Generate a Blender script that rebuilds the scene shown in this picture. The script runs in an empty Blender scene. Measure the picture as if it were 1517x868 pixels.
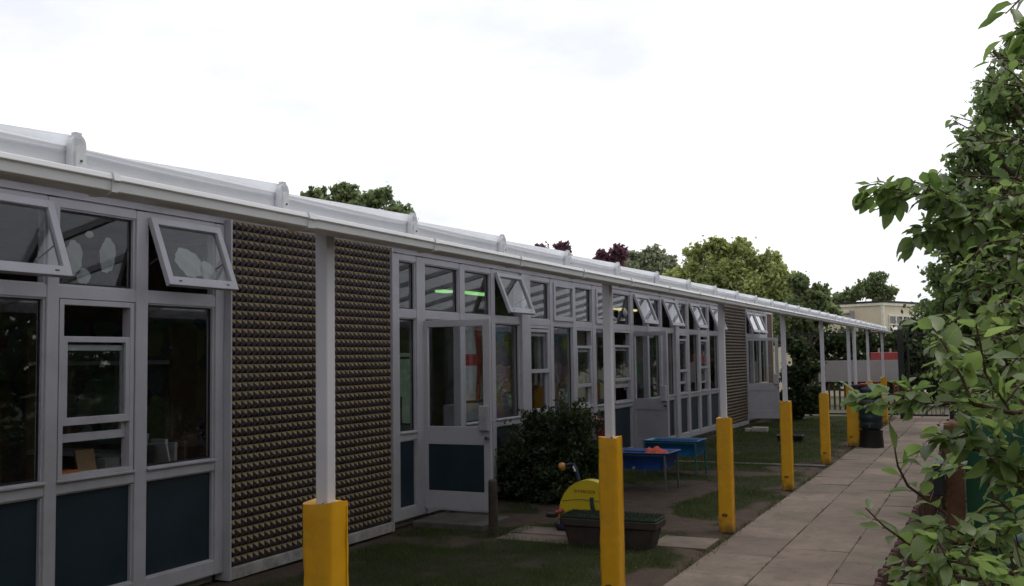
import bpy, math, random
import numpy as np
from mathutils import Vector, Matrix

R = math.radians
sc = bpy.context.scene
col = sc.collection
rng = np.random.default_rng(7)
random.seed(7)

# ------------------------------------------------------------------ camera
CAM = np.array([0.0, 0.0, 1.85])
F_PX, YAW, PIT, ROLL = 1480.0, 0.4444, 0.065, -0.0146
fw = np.array([-math.sin(YAW)*math.cos(PIT), math.cos(YAW)*math.cos(PIT), math.sin(PIT)])
rt = np.array([math.cos(YAW), math.sin(YAW), 0.0]); up = np.cross(rt, fw)
rt2 = rt*math.cos(ROLL) + up*math.sin(ROLL); up2 = -rt*math.sin(ROLL) + up*math.cos(ROLL)
cd = bpy.data.cameras.new('camera'); cam = bpy.data.objects.new('camera', cd); col.objects.link(cam)
cam.matrix_world = Matrix(((rt2[0], up2[0], -fw[0], CAM[0]), (rt2[1], up2[1], -fw[1], CAM[1]),
                           (rt2[2], up2[2], -fw[2], CAM[2]), (0, 0, 0, 1)))
cd.sensor_width = 36.0; cd.lens = F_PX/1517.0*36.0; cd.clip_end = 600; cd.clip_start = 0.05
sc.camera = cam

def at(px, py, Y):
    """world point seen at photo pixel (px,py) at distance Y along the building"""
    d = fw + rt2*(px-758.5)/F_PX - up2*(py-434.0)/F_PX
    return CAM + d*(Y/d[1])

def pxm(Y, px=1200):
    d = fw + rt2*(px-758.5)/F_PX
    return Y/d[1]/F_PX          # metres per photo pixel there

# ------------------------------------------------------------------ materials
MATS = {}
def new_mat(name):
    m = bpy.data.materials.new(name); m.use_nodes = True
    nt = m.node_tree; nt.nodes.clear()
    out = nt.nodes.new('ShaderNodeOutputMaterial')
    MATS[name] = m
    return m, nt, out

def N(nt, t, **kw):
    n = nt.nodes.new(t)
    for k, v in kw.items(): setattr(n, k, v)
    return n

def pbr(name, color, rough=0.5, var=0.12, scale=6.0, bump=0.0, bscale=60.0, spec=0.5, color2=None, detail=4.0, metal=0.0, dirt=None, dirtscale=2.0):
    m, nt, out = new_mat(name)
    b = N(nt, 'ShaderNodeBsdfPrincipled'); L = nt.links
    b.inputs['Roughness'].default_value = rough; b.inputs['Metallic'].default_value = metal
    b.inputs['Specular IOR Level'].default_value = spec
    tc = N(nt, 'ShaderNodeTexCoord')
    no = N(nt, 'ShaderNodeTexNoise'); no.inputs['Scale'].default_value = scale; no.inputs['Detail'].default_value = detail
    no.inputs['Roughness'].default_value = 0.65
    L.new(tc.outputs['Object'], no.inputs['Vector'])
    mx = N(nt, 'ShaderNodeMix', data_type='RGBA')
    c = np.array(color); c2 = np.array(color2) if color2 else c*(1-2*var)
    c1 = c if color2 else np.minimum(c*(1+var), 0.95)
    mx.inputs[6].default_value = (*c1, 1); mx.inputs[7].default_value = (*c2, 1)
    mr = N(nt, 'ShaderNodeMapRange'); mr.inputs[1].default_value = .3; mr.inputs[2].default_value = .7
    L.new(no.outputs[0], mr.inputs[0]); L.new(mr.outputs[0], mx.inputs[0])
    last = mx.outputs[2]
    if dirt:
        n3 = N(nt, 'ShaderNodeTexNoise'); n3.inputs['Scale'].default_value = dirtscale; n3.inputs['Detail'].default_value = 8
        n3.inputs['Roughness'].default_value = .7
        L.new(tc.outputs['Object'], n3.inputs['Vector'])
        m3 = N(nt, 'ShaderNodeMapRange'); m3.inputs[1].default_value = .52; m3.inputs[2].default_value = .75
        m3.inputs[4].default_value = dirt[3]
        L.new(n3.outputs[0], m3.inputs[0])
        mm = N(nt, 'ShaderNodeMix', data_type='RGBA'); mm.inputs[7].default_value = (*dirt[:3], 1)
        L.new(m3.outputs[0], mm.inputs[0]); L.new(last, mm.inputs[6]); last = mm.outputs[2]
    L.new(last, b.inputs['Base Color'])
    if bump:
        n2 = N(nt, 'ShaderNodeTexNoise'); n2.inputs['Scale'].default_value = bscale; n2.inputs['Detail'].default_value = 5
        L.new(tc.outputs['Object'], n2.inputs['Vector'])
        bp = N(nt, 'ShaderNodeBump'); bp.inputs['Strength'].default_value = bump; bp.inputs['Distance'].default_value = .01
        L.new(n2.outputs[0], bp.inputs['Height']); L.new(bp.outputs[0], b.inputs['Normal'])
    L.new(b.outputs[0], out.inputs[0])
    return m

def leaf_mat(name, c1, c2, trans=0.35, rough=0.45, gloss=0.35, ns=1.6):
    m, nt, out = new_mat(name); L = nt.links
    g = N(nt, 'ShaderNodeNewGeometry')
    mx = N(nt, 'ShaderNodeMix', data_type='RGBA')
    mx.inputs[6].default_value = (*c1, 1); mx.inputs[7].default_value = (*c2, 1)
    tc = N(nt, 'ShaderNodeTexCoord'); no = N(nt, 'ShaderNodeTexNoise'); no.inputs['Scale'].default_value = ns
    no.inputs['Detail'].default_value = 2
    L.new(tc.outputs['Object'], no.inputs['Vector'])
    ad = N(nt, 'ShaderNodeMath', operation='MULTIPLY_ADD'); ad.inputs[1].default_value = .55
    L.new(g.outputs['Random Per Island'], ad.inputs[0])
    sb = N(nt, 'ShaderNodeMath', operation='MULTIPLY_ADD'); sb.inputs[1].default_value = 1.3; sb.inputs[2].default_value = -.43
    L.new(no.outputs[0], sb.inputs[0]); L.new(sb.outputs[0], ad.inputs[2])
    ad.use_clamp = True
    L.new(ad.outputs[0], mx.inputs[0])
    b = N(nt, 'ShaderNodeBsdfPrincipled'); b.inputs['Roughness'].default_value = rough
    b.inputs['Specular IOR Level'].default_value = gloss
    t = N(nt, 'ShaderNodeBsdfTranslucent')
    hs = N(nt, 'ShaderNodeHueSaturation'); hs.inputs['Saturation'].default_value = 1.15; hs.inputs['Value'].default_value = 1.3
    L.new(mx.outputs[2], b.inputs['Base Color']); L.new(mx.outputs[2], hs.inputs['Color']); L.new(hs.outputs[0], t.inputs[0])
    ms = N(nt, 'ShaderNodeMixShader'); ms.inputs[0].default_value = trans
    L.new(b.outputs[0], ms.inputs[1]); L.new(t.outputs[0], ms.inputs[2]); L.new(ms.outputs[0], out.inputs[0])
    return m

def glass_mat(name, tint=(.93, .97, .96), ior=1.5, boost=1.0):
    m, nt, out = new_mat(name); L = nt.links
    fr = N(nt, 'ShaderNodeFresnel'); ge = N(nt, 'ShaderNodeNewGeometry'); pw = N(nt, 'ShaderNodeMapRange'); pw.inputs[3].default_value = ior; pw.inputs[4].default_value = 1/ior
    L.new(ge.outputs['Backfacing'], pw.inputs[0]); L.new(pw.outputs[0], fr.inputs['IOR'])      # the same pane seen from either side
    mu = N(nt, 'ShaderNodeMath', operation='MULTIPLY', use_clamp=True); mu.inputs[1].default_value = boost
    L.new(fr.outputs[0], mu.inputs[0])
    t = N(nt, 'ShaderNodeBsdfTransparent'); t.inputs[0].default_value = (*tint, 1)
    g = N(nt, 'ShaderNodeBsdfGlossy'); g.inputs['Roughness'].default_value = .015
    tc = N(nt, 'ShaderNodeTexCoord'); no = N(nt, 'ShaderNodeTexNoise'); no.inputs['Scale'].default_value = 1.1
    L.new(tc.outputs['Object'], no.inputs['Vector'])
    bp = N(nt, 'ShaderNodeBump'); bp.inputs['Strength'].default_value = .012; bp.inputs['Distance'].default_value = .05
    L.new(no.outputs[0], bp.inputs['Height']); L.new(bp.outputs[0], g.inputs['Normal'])
    ms = N(nt, 'ShaderNodeMixShader')
    L.new(mu.outputs[0], ms.inputs[0]); L.new(t.outputs[0], ms.inputs[1]); L.new(g.outputs[0], ms.inputs[2])
    L.new(ms.outputs[0], out.inputs[0]); return m

def emit_mat(name, c, s):
    m, nt, out = new_mat(name); e = N(nt, 'ShaderNodeEmission'); e.inputs[0].default_value = (*c, 1); e.inputs[1].default_value = s
    nt.links.new(e.outputs[0], out.inputs[0]); return m

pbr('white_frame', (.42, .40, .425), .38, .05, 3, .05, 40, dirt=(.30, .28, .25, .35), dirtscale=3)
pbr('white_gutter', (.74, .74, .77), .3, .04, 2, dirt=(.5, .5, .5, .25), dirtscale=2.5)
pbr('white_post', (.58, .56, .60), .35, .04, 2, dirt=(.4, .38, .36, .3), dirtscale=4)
m = pbr('pad_yellow', (.70, .36, .008), .42, .10, 3, .12, 9, color2=(.58, .28, .006), dirt=(.22, .14, .03, .5), dirtscale=5)
nt_ = m.node_tree; bs_ = [n for n in nt_.nodes if n.type == 'BSDF_PRINCIPLED'][0]; src_ = bs_.inputs['Base Color'].links[0].from_socket
tc_ = [n for n in nt_.nodes if n.type == 'TEX_COORD'][0]; sx_ = N(nt_, 'ShaderNodeSeparateXYZ'); nt_.links.new(tc_.outputs['Object'], sx_.inputs[0])
nz_ = N(nt_, 'ShaderNodeTexNoise'); nz_.inputs['Scale'].default_value = 14; nz_.inputs['Detail'].default_value = 7; nt_.links.new(tc_.outputs['Object'], nz_.inputs['Vector'])
ma_ = N(nt_, 'ShaderNodeMath', operation='MULTIPLY_ADD'); ma_.inputs[1].default_value = -2.6; ma_.inputs[2].default_value = .55; nt_.links.new(sx_.outputs['Z'], ma_.inputs[0])
mb_ = N(nt_, 'ShaderNodeMath', operation='ADD'); nt_.links.new(ma_.outputs[0], mb_.inputs[0]); nt_.links.new(nz_.outputs[0], mb_.inputs[1])
mc_ = N(nt_, 'ShaderNodeMapRange'); mc_.inputs[1].default_value = .62; mc_.inputs[2].default_value = 1.05; mc_.inputs[4].default_value = .7; nt_.links.new(mb_.outputs[0], mc_.inputs[0])
md_ = N(nt_, 'ShaderNodeMix', data_type='RGBA'); md_.inputs[7].default_value = (.10, .07, .035, 1); nt_.links.new(mc_.outputs[0], md_.inputs[0]); nt_.links.new(src_, md_.inputs[6]); nt_.links.new(md_.outputs[2], bs_.inputs['Base Color'])
pbr('blue_panel', (.012, .026, .038), .45, .15, 2)
pbr('tile_cream_lit', (.25, .19, .075), .5, .2, 9, .04, 80, color2=(.19, .14, .058), spec=.3, dirt=(.06, .05, .04, .5), dirtscale=2.2)  # top facets: cream glaze with the lit tone painted in
pbr('tile_brown_shade', (.055, .037, .043), .45, .2, 9, .04, 80, spec=.3, dirt=(.10, .085, .075, .5), dirtscale=1.7)  # side facets: brown glaze with the shaded tone painted in
pbr('tile_under_shade', (.020, .016, .018), .45, .2, 9, spec=.3)  # undersides: shade painted in as a near-black colour
pbr('plinth', (.36, .34, .31), .8, .2, 8, .3, 60, dirt=(.1, .1, .08, .6))
pbr('brick_dark', (.085, .045, .038), .9, .3, 20)
pbr('felt', (.035, .03, .03), .9)
pbr('room_wall', (.30, .27, .22), .8, .2, 1.2)
pbr('room_dark', (.32, .27, .22), .85, .3, 1.5)
pbr('carpet', (.05, .05, .06), .95)
pbr('board_green', (.42, .62, .46), .5, .05)
pbr('black', (.012, .012, .014), .5)
pbr('black_metal', (.012, .013, .014), .45)
pbr('grey_plastic', (.35, .34, .36), .45)
pbr('dark_grey', (.06, .06, .065), .5)
pbr('red_cloth', (.50, .025, .04), .85)
pbr('white_cloth', (.68, .66, .68), .85)
pbr('tub_blue', (.018, .085, .36), .35, .15, 5)
pbr('tub_teal', (.014, .12, .30), .35, .15, 5)
pbr('tube_teal', (.03, .12, .13), .45)
pbr('tube_grey', (.10, .12, .12), .45)
pbr('orange_cloth', (.62, .09, .035), .8, .2, 12)
pbr('terracotta', (.050, .036, .030), .7, .2, 7, .3, 50)
pbr('turf', (.012, .030, .010), .95, .3, 60, 1.0, 300)
pbr('toy_yellow', (.62, .47, .02), .38, .06)
pbr('toy_red', (.33, .03, .03), .5)
pbr('navy', (.012, .016, .05), .5)
pbr('orange_ball', (.55, .24, .05), .5)
pbr('old_wood', (.055, .042, .030), .9, .3, 14, .5, 50, dirt=(.04, .05, .02, .5))
pbr('brown_post', (.11, .048, .022), .8, .25, 9, .4, 40)
pbr('log_edge', (.085, .036, .028), .85, .35, 10, .4, 40, dirt=(.05, .03, .02, .6), dirtscale=6)
pbr('green_board', (.010, .075, .035), .5, .12, 3)
pbr('pipe_blue', (.16, .24, .27), .4)
pbr('bark', (.07, .052, .038), .95, .3, 12, .7, 30)
pbr('twig', (.10, .065, .04), .9, .2, 30)
pbr('beige_wall', (.66, .58, .44), .85, .05, 1.2, .1, 60)
pbr('cream_trim', (.76, .72, .60), .7)
pbr('window_dark', (.03, .025, .025), .15)
pbr('red_paint', (.34, .045, .045), .55, .15, 3)
pbr('milky_board', (.32, .31, .32), .5, .1, 1.2, color2=(.26, .23, .23), dirt=(.34, .16, .12, .7), dirtscale=.9)
pbr('butt_green', (.012, .026, .028), .4, .1, 5)
pbr('concrete_step', (.10, .09, .078), .92, .2, 6, .5, 70, dirt=(.06, .06, .04, .7), dirtscale=4)
pbr('brick_pale', (.42, .38, .33), .9)
pbr('paper', (.26, .26, .25), .9)
pbr('letter_red', (.16, .02, .012), .6)
pbr('olive_ink', (.16, .14, .05), .7)
pbr('book_orange', (.5, .12, .03), .6)
pbr('wood_light', (.30, .19, .10), .7)
pbr('dead_leaf', (.16, .11, .05), .9, .4, 9)
pbr('soil', (.075, .055, .04), .98, .3, 14, .8, 60)
glass_mat('glass', (.90, .94, .93), 1.52, 1.75)
emit_mat('lamp_glow', (.40, .95, .28), .75)
emit_mat('screen_glow', (.42, .62, .46), .07)
emit_mat('lamp_warm', (1.0, .85, .35), .9)
leaf_mat('leaf_apple', (.090, .145, .050), (.28, .36, .14), .55, .38, .6)
leaf_mat('leaf_fine', (.11, .17, .070), (.27, .34, .145), .58)
leaf_mat('leaf_dark', (.026, .046, .020), (.080, .11, .042), .4)
leaf_mat('leaf_mid', (.11, .15, .075), (.27, .32, .155), .58, ns=.7)
leaf_mat('leaf_yellow', (.21, .25, .10), (.46, .49, .22), .6, ns=.6)
leaf_mat('leaf_grey', (.19, .215, .145), (.34, .36, .24), .55, ns=.6)
leaf_mat('leaf_purple', (.12, .06, .085), (.25, .14, .165), .55, ns=.6)
leaf_mat('grass_blade', (.030, .056, .014), (.105, .125, .042), .4, .6, .2, ns=3.0)

# translucent polycarbonate
m, nt, out = new_mat('polycarbonate')
t = N(nt, 'ShaderNodeBsdfTranslucent'); t.inputs[0].default_value = (.78, .81, .87, 1)
d = N(nt, 'ShaderNodeBsdfPrincipled'); d.inputs['Base Color'].default_value = (.70, .71, .74, 1); d.inputs['Roughness'].default_value = .25
ms = N(nt, 'ShaderNodeMixShader'); ms.inputs[0].default_value = .72
nt.links.new(t.outputs[0], ms.inputs[2]); nt.links.new(d.outputs[0], ms.inputs[1]); nt.links.new(ms.outputs[0], out.inputs[0])

m, nt, out = new_mat('bar_cover')
t = N(nt, 'ShaderNodeBsdfTranslucent'); t.inputs[0].default_value = (.92, .93, .95, 1)
d = N(nt, 'ShaderNodeBsdfPrincipled'); d.inputs['Base Color'].default_value = (.85, .86, .88, 1); d.inputs['Roughness'].default_value = .2
ms = N(nt, 'ShaderNodeMixShader'); ms.inputs[0].default_value = .82
nt.links.new(t.outputs[0], ms.inputs[2]); nt.links.new(d.outputs[0], ms.inputs[1]); nt.links.new(ms.outputs[0], out.inputs[0])

# mottled wall display (painted paper pieces)
m, nt, out = new_mat('display')
tc = N(nt, 'ShaderNodeTexCoord'); vo = N(nt, 'ShaderNodeTexVoronoi'); vo.inputs['Scale'].default_value = 4.5
no = N(nt, 'ShaderNodeTexNoise'); no.inputs['Scale'].default_value = 3.0
nt.links.new(tc.outputs['Object'], no.inputs['Vector'])
mxv = N(nt, 'ShaderNodeMix', data_type='RGBA'); mxv.inputs[0].default_value = .25
nt.links.new(tc.outputs['Object'], mxv.inputs[6]); nt.links.new(no.outputs[1], mxv.inputs[7]); nt.links.new(mxv.outputs[2], vo.inputs['Vector'])
hs = N(nt, 'ShaderNodeHueSaturation'); hs.inputs['Saturation'].default_value = .75; hs.inputs['Value'].default_value = .30
nt.links.new(vo.outputs['Color'], hs.inputs['Color'])
b = N(nt, 'ShaderNodeBsdfPrincipled'); b.inputs['Roughness'].default_value = .85
nt.links.new(hs.outputs[0], b.inputs['Base Color']); nt.links.new(b.outputs[0], out.inputs[0])

# paving slabs: tint per slab, stains
m, nt, out = new_mat('paving')
L = nt.links; b = N(nt, 'ShaderNodeBsdfPrincipled'); b.inputs['Roughness'].default_value = .9; b.inputs['Specular IOR Level'].default_value = .25
tc = N(nt, 'ShaderNodeTexCoord'); g = N(nt, 'ShaderNodeNewGeometry')
mx = N(nt, 'ShaderNodeMix', data_type='RGBA'); mx.inputs[6].default_value = (.17, .130, .104, 1); mx.inputs[7].default_value = (.235, .183, .148, 1)
L.new(g.outputs['Random Per Island'], mx.inputs[0])
prev = mx.outputs[2]
for sc_, lo, hi, c, amt in ((1.1, .42, .68, (.105, .082, .066), .75), (7, .5, .72, (.095, .075, .06), .65), (.7, .52, .66, (.085, .085, .055), .6), (18, .60, .70, (.06, .05, .04), .6), (45, .62, .72, (.40, .37, .33), .5), (130, .5, .7, (.12, .10, .085), .55)):
    no = N(nt, 'ShaderNodeTexNoise'); no.inputs['Scale'].default_value = sc_; no.inputs['Detail'].default_value = 6; no.inputs['Roughness'].default_value = .7
    L.new(tc.outputs['Object'], no.inputs['Vector'])
    mr = N(nt, 'ShaderNodeMapRange'); mr.inputs[1].default_value = lo; mr.inputs[2].default_value = hi; mr.inputs[4].default_value = amt
    L.new(no.outputs[0], mr.inputs[0])
    m2 = N(nt, 'ShaderNodeMix', data_type='RGBA'); m2.inputs[7].default_value = (*c, 1)
    L.new(mr.outputs[0], m2.inputs[0]); L.new(prev, m2.inputs[6]); prev = m2.outputs[2]
L.new(prev, b.inputs['Base Color'])
bp = N(nt, 'ShaderNodeBump'); bp.inputs['Strength'].default_value = .35; bp.inputs['Distance'].default_value = .006
no = N(nt, 'ShaderNodeTexNoise'); no.inputs['Scale'].default_value = 55; no.inputs['Detail'].default_value = 6
L.new(tc.outputs['Object'], no.inputs['Vector']); L.new(no.outputs[0], bp.inputs['Height']); L.new(bp.outputs[0], b.inputs['Normal'])
L.new(b.outputs[0], out.inputs[0])

# lawn: vertex attribute says where the turf has worn to soil
m, nt, out = new_mat('lawn')
L = nt.links; b = N(nt, 'ShaderNodeBsdfPrincipled'); b.inputs['Roughness'].default_value = .95; b.inputs['Specular IOR Level'].default_value = .15
tc = N(nt, 'ShaderNodeTexCoord'); a = N(nt, 'ShaderNodeAttribute', attribute_name='turf')
n1 = N(nt, 'ShaderNodeTexNoise'); n1.inputs['Scale'].default_value = 26; n1.inputs['Detail'].default_value = 7; n1.inputs['Roughness'].default_value = .75
n2 = N(nt, 'ShaderNodeTexNoise'); n2.inputs['Scale'].default_value = 5; n2.inputs['Detail'].default_value = 6
for n_ in (n1, n2): L.new(tc.outputs['Object'], n_.inputs['Vector'])
s1 = N(nt, 'ShaderNodeMix', data_type='RGBA'); s1.inputs[6].default_value = (.042, .030, .023, 1); s1.inputs[7].default_value = (.115, .083, .064, 1); L.new(n2.outputs[0], s1.inputs[0])
g1 = N(nt, 'ShaderNodeMix', data_type='RGBA'); g1.inputs[6].default_value = (.014, .020, .007, 1); g1.inputs[7].default_value = (.045, .045, .018, 1); L.new(n1.outputs[0], g1.inputs[0])
ad = N(nt, 'ShaderNodeMath', operation='ADD'); L.new(a.outputs['Fac'], ad.inputs[0])
sb = N(nt, 'ShaderNodeMath', operation='MULTIPLY_ADD'); sb.inputs[1].default_value = 1.2; sb.inputs[2].default_value = -.6; L.new(n1.outputs[0], sb.inputs[0]); L.new(sb.outputs[0], ad.inputs[1])
mr = N(nt, 'ShaderNodeMapRange'); mr.inputs[1].default_value = .35; mr.inputs[2].default_value = .65; L.new(ad.outputs[0], mr.inputs[0])
mx = N(nt, 'ShaderNodeMix', data_type='RGBA'); L.new(mr.outputs[0], mx.inputs[0]); L.new(s1.outputs[2], mx.inputs[6]); L.new(g1.outputs[2], mx.inputs[7])
L.new(mx.outputs[2], b.inputs['Base Color'])
bp = N(nt, 'ShaderNodeBump'); bp.inputs['Strength'].default_value = .8; bp.inputs['Distance'].default_value = .03
L.new(n1.outputs[0], bp.inputs['Height']); L.new(bp.outputs[0], b.inputs['Normal']); L.new(b.outputs[0], out.inputs[0])

pbr('far_ground', (.115, .095, .068), .95, .2, .25, .3, 20, color2=(.07, .085, .035))

# ------------------------------------------------------------------ mesh helpers
class MB:
    def __init__(s): s.v = []; s.f = []; s.m = []; s.s = []
    def add(s, vs, fs, mat=0, smooth=False):
        o = len(s.v); s.v += [tuple(map(float, p)) for p in vs]
        for f in fs: s.f.append(tuple(i+o for i in f)); s.m.append(mat); s.s.append(smooth)
    def box(s, x0, x1, y0, y1, z0, z1, mat=0, T=None):
        x0, x1 = sorted((x0, x1)); y0, y1 = sorted((y0, y1)); z0, z1 = sorted((z0, z1))
        vs = [(x0,y0,z0),(x1,y0,z0),(x1,y1,z0),(x0,y1,z0),(x0,y0,z1),(x1,y0,z1),(x1,y1,z1),(x0,y1,z1)]
        if T: vs = [T(*p) for p in vs]
        s.add(vs, [(0,3,2,1),(4,5,6,7),(0,1,5,4),(1,2,6,5),(2,3,7,6),(3,0,4,7)], mat)
    def tube(s, pts, r, n=8, mat=0, smooth=True):
        P = [np.array(p, float) for p in pts]; rr = r if hasattr(r, '__len__') else [r]*len(P)
        vs = []; ref = None
        for i, p in enumerate(P):
            d = P[min(i+1, len(P)-1)] - P[max(i-1, 0)]; d /= (np.linalg.norm(d)+1e-9)
            if ref is None:
                ref = np.cross(d, [0,0,1.0] if abs(d[2]) < .9 else [1.0,0,0])
            u = ref - d*(ref@d); u /= (np.linalg.norm(u)+1e-9); w = np.cross(d, u); ref = u
            for k in range(n):
                a = 2*math.pi*k/n; vs.append(p + rr[i]*(u*math.cos(a)+w*math.sin(a)))
        fs = [(i*n+k, i*n+(k+1)%n, (i+1)*n+(k+1)%n, (i+1)*n+k) for i in range(len(P)-1) for k in range(n)]
        s.add(vs, fs, mat, smooth)
        s.add(vs[:n], [tuple(range(n))[::-1]], mat); s.add(vs[-n:], [tuple(range(n))], mat)
    def lathe(s, prof, c=(0,0,0), n=24, mat=0, smooth=True):
        vs = [(c[0]+r*math.cos(2*math.pi*k/n), c[1]+r*math.sin(2*math.pi*k/n), c[2]+z) for r, z in prof for k in range(n)]
        fs = [(i*n+k, i*n+(k+1)%n, (i+1)*n+(k+1)%n, (i+1)*n+k) for i in range(len(prof)-1) for k in range(n)]
        s.add(vs, fs, mat, smooth)
        s.add(vs[:n], [tuple(range(n))[::-1]], mat); s.add(vs[-n:], [tuple(range(n))], mat)
    def prism(s, poly, T, d0, d1, mat=0, smooth=False):
        """poly of (a,b); T(a,b,d)->xyz"""
        n = len(poly); vs = [T(a, b, d0) for a, b in poly] + [T(a, b, d1) for a, b in poly]
        s.add(vs, [tuple(range(n))[::-1], tuple(range(n, 2*n))], mat)
        s.add(vs, [(i, (i+1) % n, n+(i+1) % n, n+i) for i in range(n)], mat, smooth)

def thing(name, label, cat, loc, group=None):
    o = bpy.data.objects.new(name, None); col.objects.link(o); o.location = loc
    o.empty_display_size = .2
    o['label'] = label; o['category'] = cat
    if group: o['group'] = group
    return o

def root_loc(o):
    while o.parent: o = o.parent
    return np.array(o.location)

def finish(name, me, mats, parent, origin, smooth=None, bevel=0, seg=2):
    for mm in mats: me.materials.append(MATS[mm])
    o = bpy.data.objects.new(name, me); col.objects.link(o)
    if parent is not None: o.parent = parent
    elif origin is not None: o.location = origin
    if bevel:
        b = o.modifiers.new('Bevel', 'BEVEL'); b.width = bevel; b.segments = seg; b.limit_method = 'ANGLE'; b.angle_limit = R(40)
        b.harden_normals = False
    return o

def build(name, mb, mats, parent=None, origin=None, bevel=0, seg=2):
    if isinstance(mats, str): mats = [mats]
    org = root_loc(parent) if parent is not None else np.array(origin if origin is not None else (0,0,0), float)
    V = np.array(mb.v) - org
    me = bpy.data.meshes.new(name); me.from_pydata([tuple(p) for p in V], [], mb.f)
    me.polygons.foreach_set('material_index', mb.m); me.polygons.foreach_set('use_smooth', mb.s)
    me.update()
    return finish(name, me, mats, parent, org if parent is None else None, bevel=bevel, seg=seg)

def tag(o, label=None, cat=None, group=None, kind=None):
    if label: o['label'] = label
    if cat: o['category'] = cat
    if group: o['group'] = group
    if kind: o['kind'] = kind
    return o

def fast_mesh(name, V, faces_flat, counts, mats, parent=None, origin=(0,0,0), smooth=False, matidx=None):
    org = root_loc(parent) if parent is not None else np.array(origin, float)
    V = (V - org).astype(np.float32)
    me = bpy.data.meshes.new(name)
    me.vertices.add(len(V)); me.vertices.foreach_set('co', V.ravel())
    me.loops.add(len(faces_flat)); me.loops.foreach_set('vertex_index', faces_flat.astype(np.int32))
    st = np.concatenate([[0], np.cumsum(counts)[:-1]]).astype(np.int32)
    me.polygons.add(len(counts)); me.polygons.foreach_set('loop_start', st)
    if smooth: me.polygons.foreach_set('use_smooth', np.ones(len(counts), bool))
    if matidx is not None: me.polygons.foreach_set('material_index', matidx.astype(np.int32))
    me.update(calc_edges=True)
    return finish(name, me, [mats] if isinstance(mats, str) else mats, parent, org if parent is None else None)

def unit(a): return a/(np.linalg.norm(a, axis=-1, keepdims=True)+1e-9)

def card_leaves(P, size, axis_bias, rg, flat=.5, wid=.5):
    """simple folded leaves: 4 verts, 2 tris each"""
    n = len(P); ax = unit(rg.normal(size=(n,3)) + axis_bias)
    nr = rg.normal(size=(n,3)) + np.array([0,0,flat]); nr = unit(nr - ax*(nr*ax).sum(1, keepdims=True))
    sd = np.cross(ax, nr); s = size*rg.uniform(.65, 1.35, (n,1))
    base = P - ax*s*.5; tip = P + ax*s*.5; mid = P + nr*s*-.08
    l = mid + sd*s*wid*.5 + nr*s*.12; r = mid - sd*s*wid*.5 + nr*s*.12
    V = np.stack([base, l, tip, r], 1).reshape(-1, 3)
    i = np.arange(n)[:, None]*4
    Fc = np.concatenate([i+[[0,2,1]], i+[[0,3,2]]], 1).reshape(-1)
    return V, Fc, np.full(2*n, 3)

def big_leaves(P, ax, nr, ln, rg, wid=.50):
    """detailed leaves with a fold, a curl and a toothed oval outline"""
    n = len(P); ax = unit(ax); nr = unit(nr - ax*(nr*ax).sum(1, keepdims=True)); sd = np.cross(ax, nr)
    ts = np.array([0, .12, .3, .5, .7, .87, 1.0]); ws = np.array([.06, .55, .93, 1.0, .78, .42, .02])*.5
    ln = ln.reshape(-1,1); curl = rg.uniform(-.05, .32, (n,1)); fold = rg.uniform(.05, .30, (n,1)); wv = rg.uniform(-.05, .05, (n, len(ts), 2))
    rows = []
    for k, (t, w) in enumerate(zip(ts, ws)):
        c = P + ax*ln*(t - .25*curl*t*t) - nr*ln*curl*t*t
        W = w*wid*2*ln*.5*2
        rows.append(np.stack([c + sd*W*.5 + nr*(fold*W + wv[:,k,:1]*ln*.7), c, c - sd*W*.5 + nr*(fold*W + wv[:,k,1:]*ln*.7)], 1))
    V = np.stack(rows, 1).reshape(n, -1, 3); m = V.shape[1]
    q = []
    for k in range(len(ts)-1):
        a = k*3; q += [[a, a+1, a+4, a+3], [a+1, a+2, a+5, a+4]]
    q = np.array(q).reshape(-1)
    Fc = (np.arange(n)[:, None]*m + q[None]).reshape(-1)
    return V.reshape(-1, 3), Fc, np.full(n*2*(len(ts)-1), 4)

# ------------------------------------------------------------------ world and sun
w = bpy.data.worlds.new('World'); sc.world = w; w.use_nodes = True
nt = w.node_tree; nt.nodes.clear(); L = nt.links
out = N(nt, 'ShaderNodeOutputWorld'); bg = N(nt, 'ShaderNodeBackground'); bg.inputs[1].default_value = .1
sky = N(nt, 'ShaderNodeTexSky'); sky.sky_type = 'NISHITA'; sky.sun_disc = False
SUN_EL, SUN_AZ = R(60), R(40)          # azimuth measured from +Y towards +X
sky.sun_elevation = SUN_EL; sky.sun_rotation = SUN_AZ
tc = N(nt, 'ShaderNodeTexCoord')
no = N(nt, 'ShaderNodeTexNoise'); no.inputs['Scale'].default_value = 2.2; no.inputs['Detail'].default_value = 6; no.inputs['Roughness'].default_value = .55
mp = N(nt, 'ShaderNodeMapping'); mp.inputs['Scale'].default_value = (1, 1, 2.6); L.new(tc.outputs['Generated'], mp.inputs[0]); L.new(mp.outputs[0], no.inputs[0])
cl = N(nt, 'ShaderNodeMix', data_type='RGBA'); cl.inputs[6].default_value = (9.7, 9.9, 10.6, 1); cl.inputs[7].default_value = (13.2, 13.2, 13.4, 1)
mr = N(nt, 'ShaderNodeMapRange'); mr.inputs[1].default_value = .36; mr.inputs[2].default_value = .56; L.new(no.outputs[0], mr.inputs[0]); L.new(mr.outputs[0], cl.inputs[0])
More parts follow.
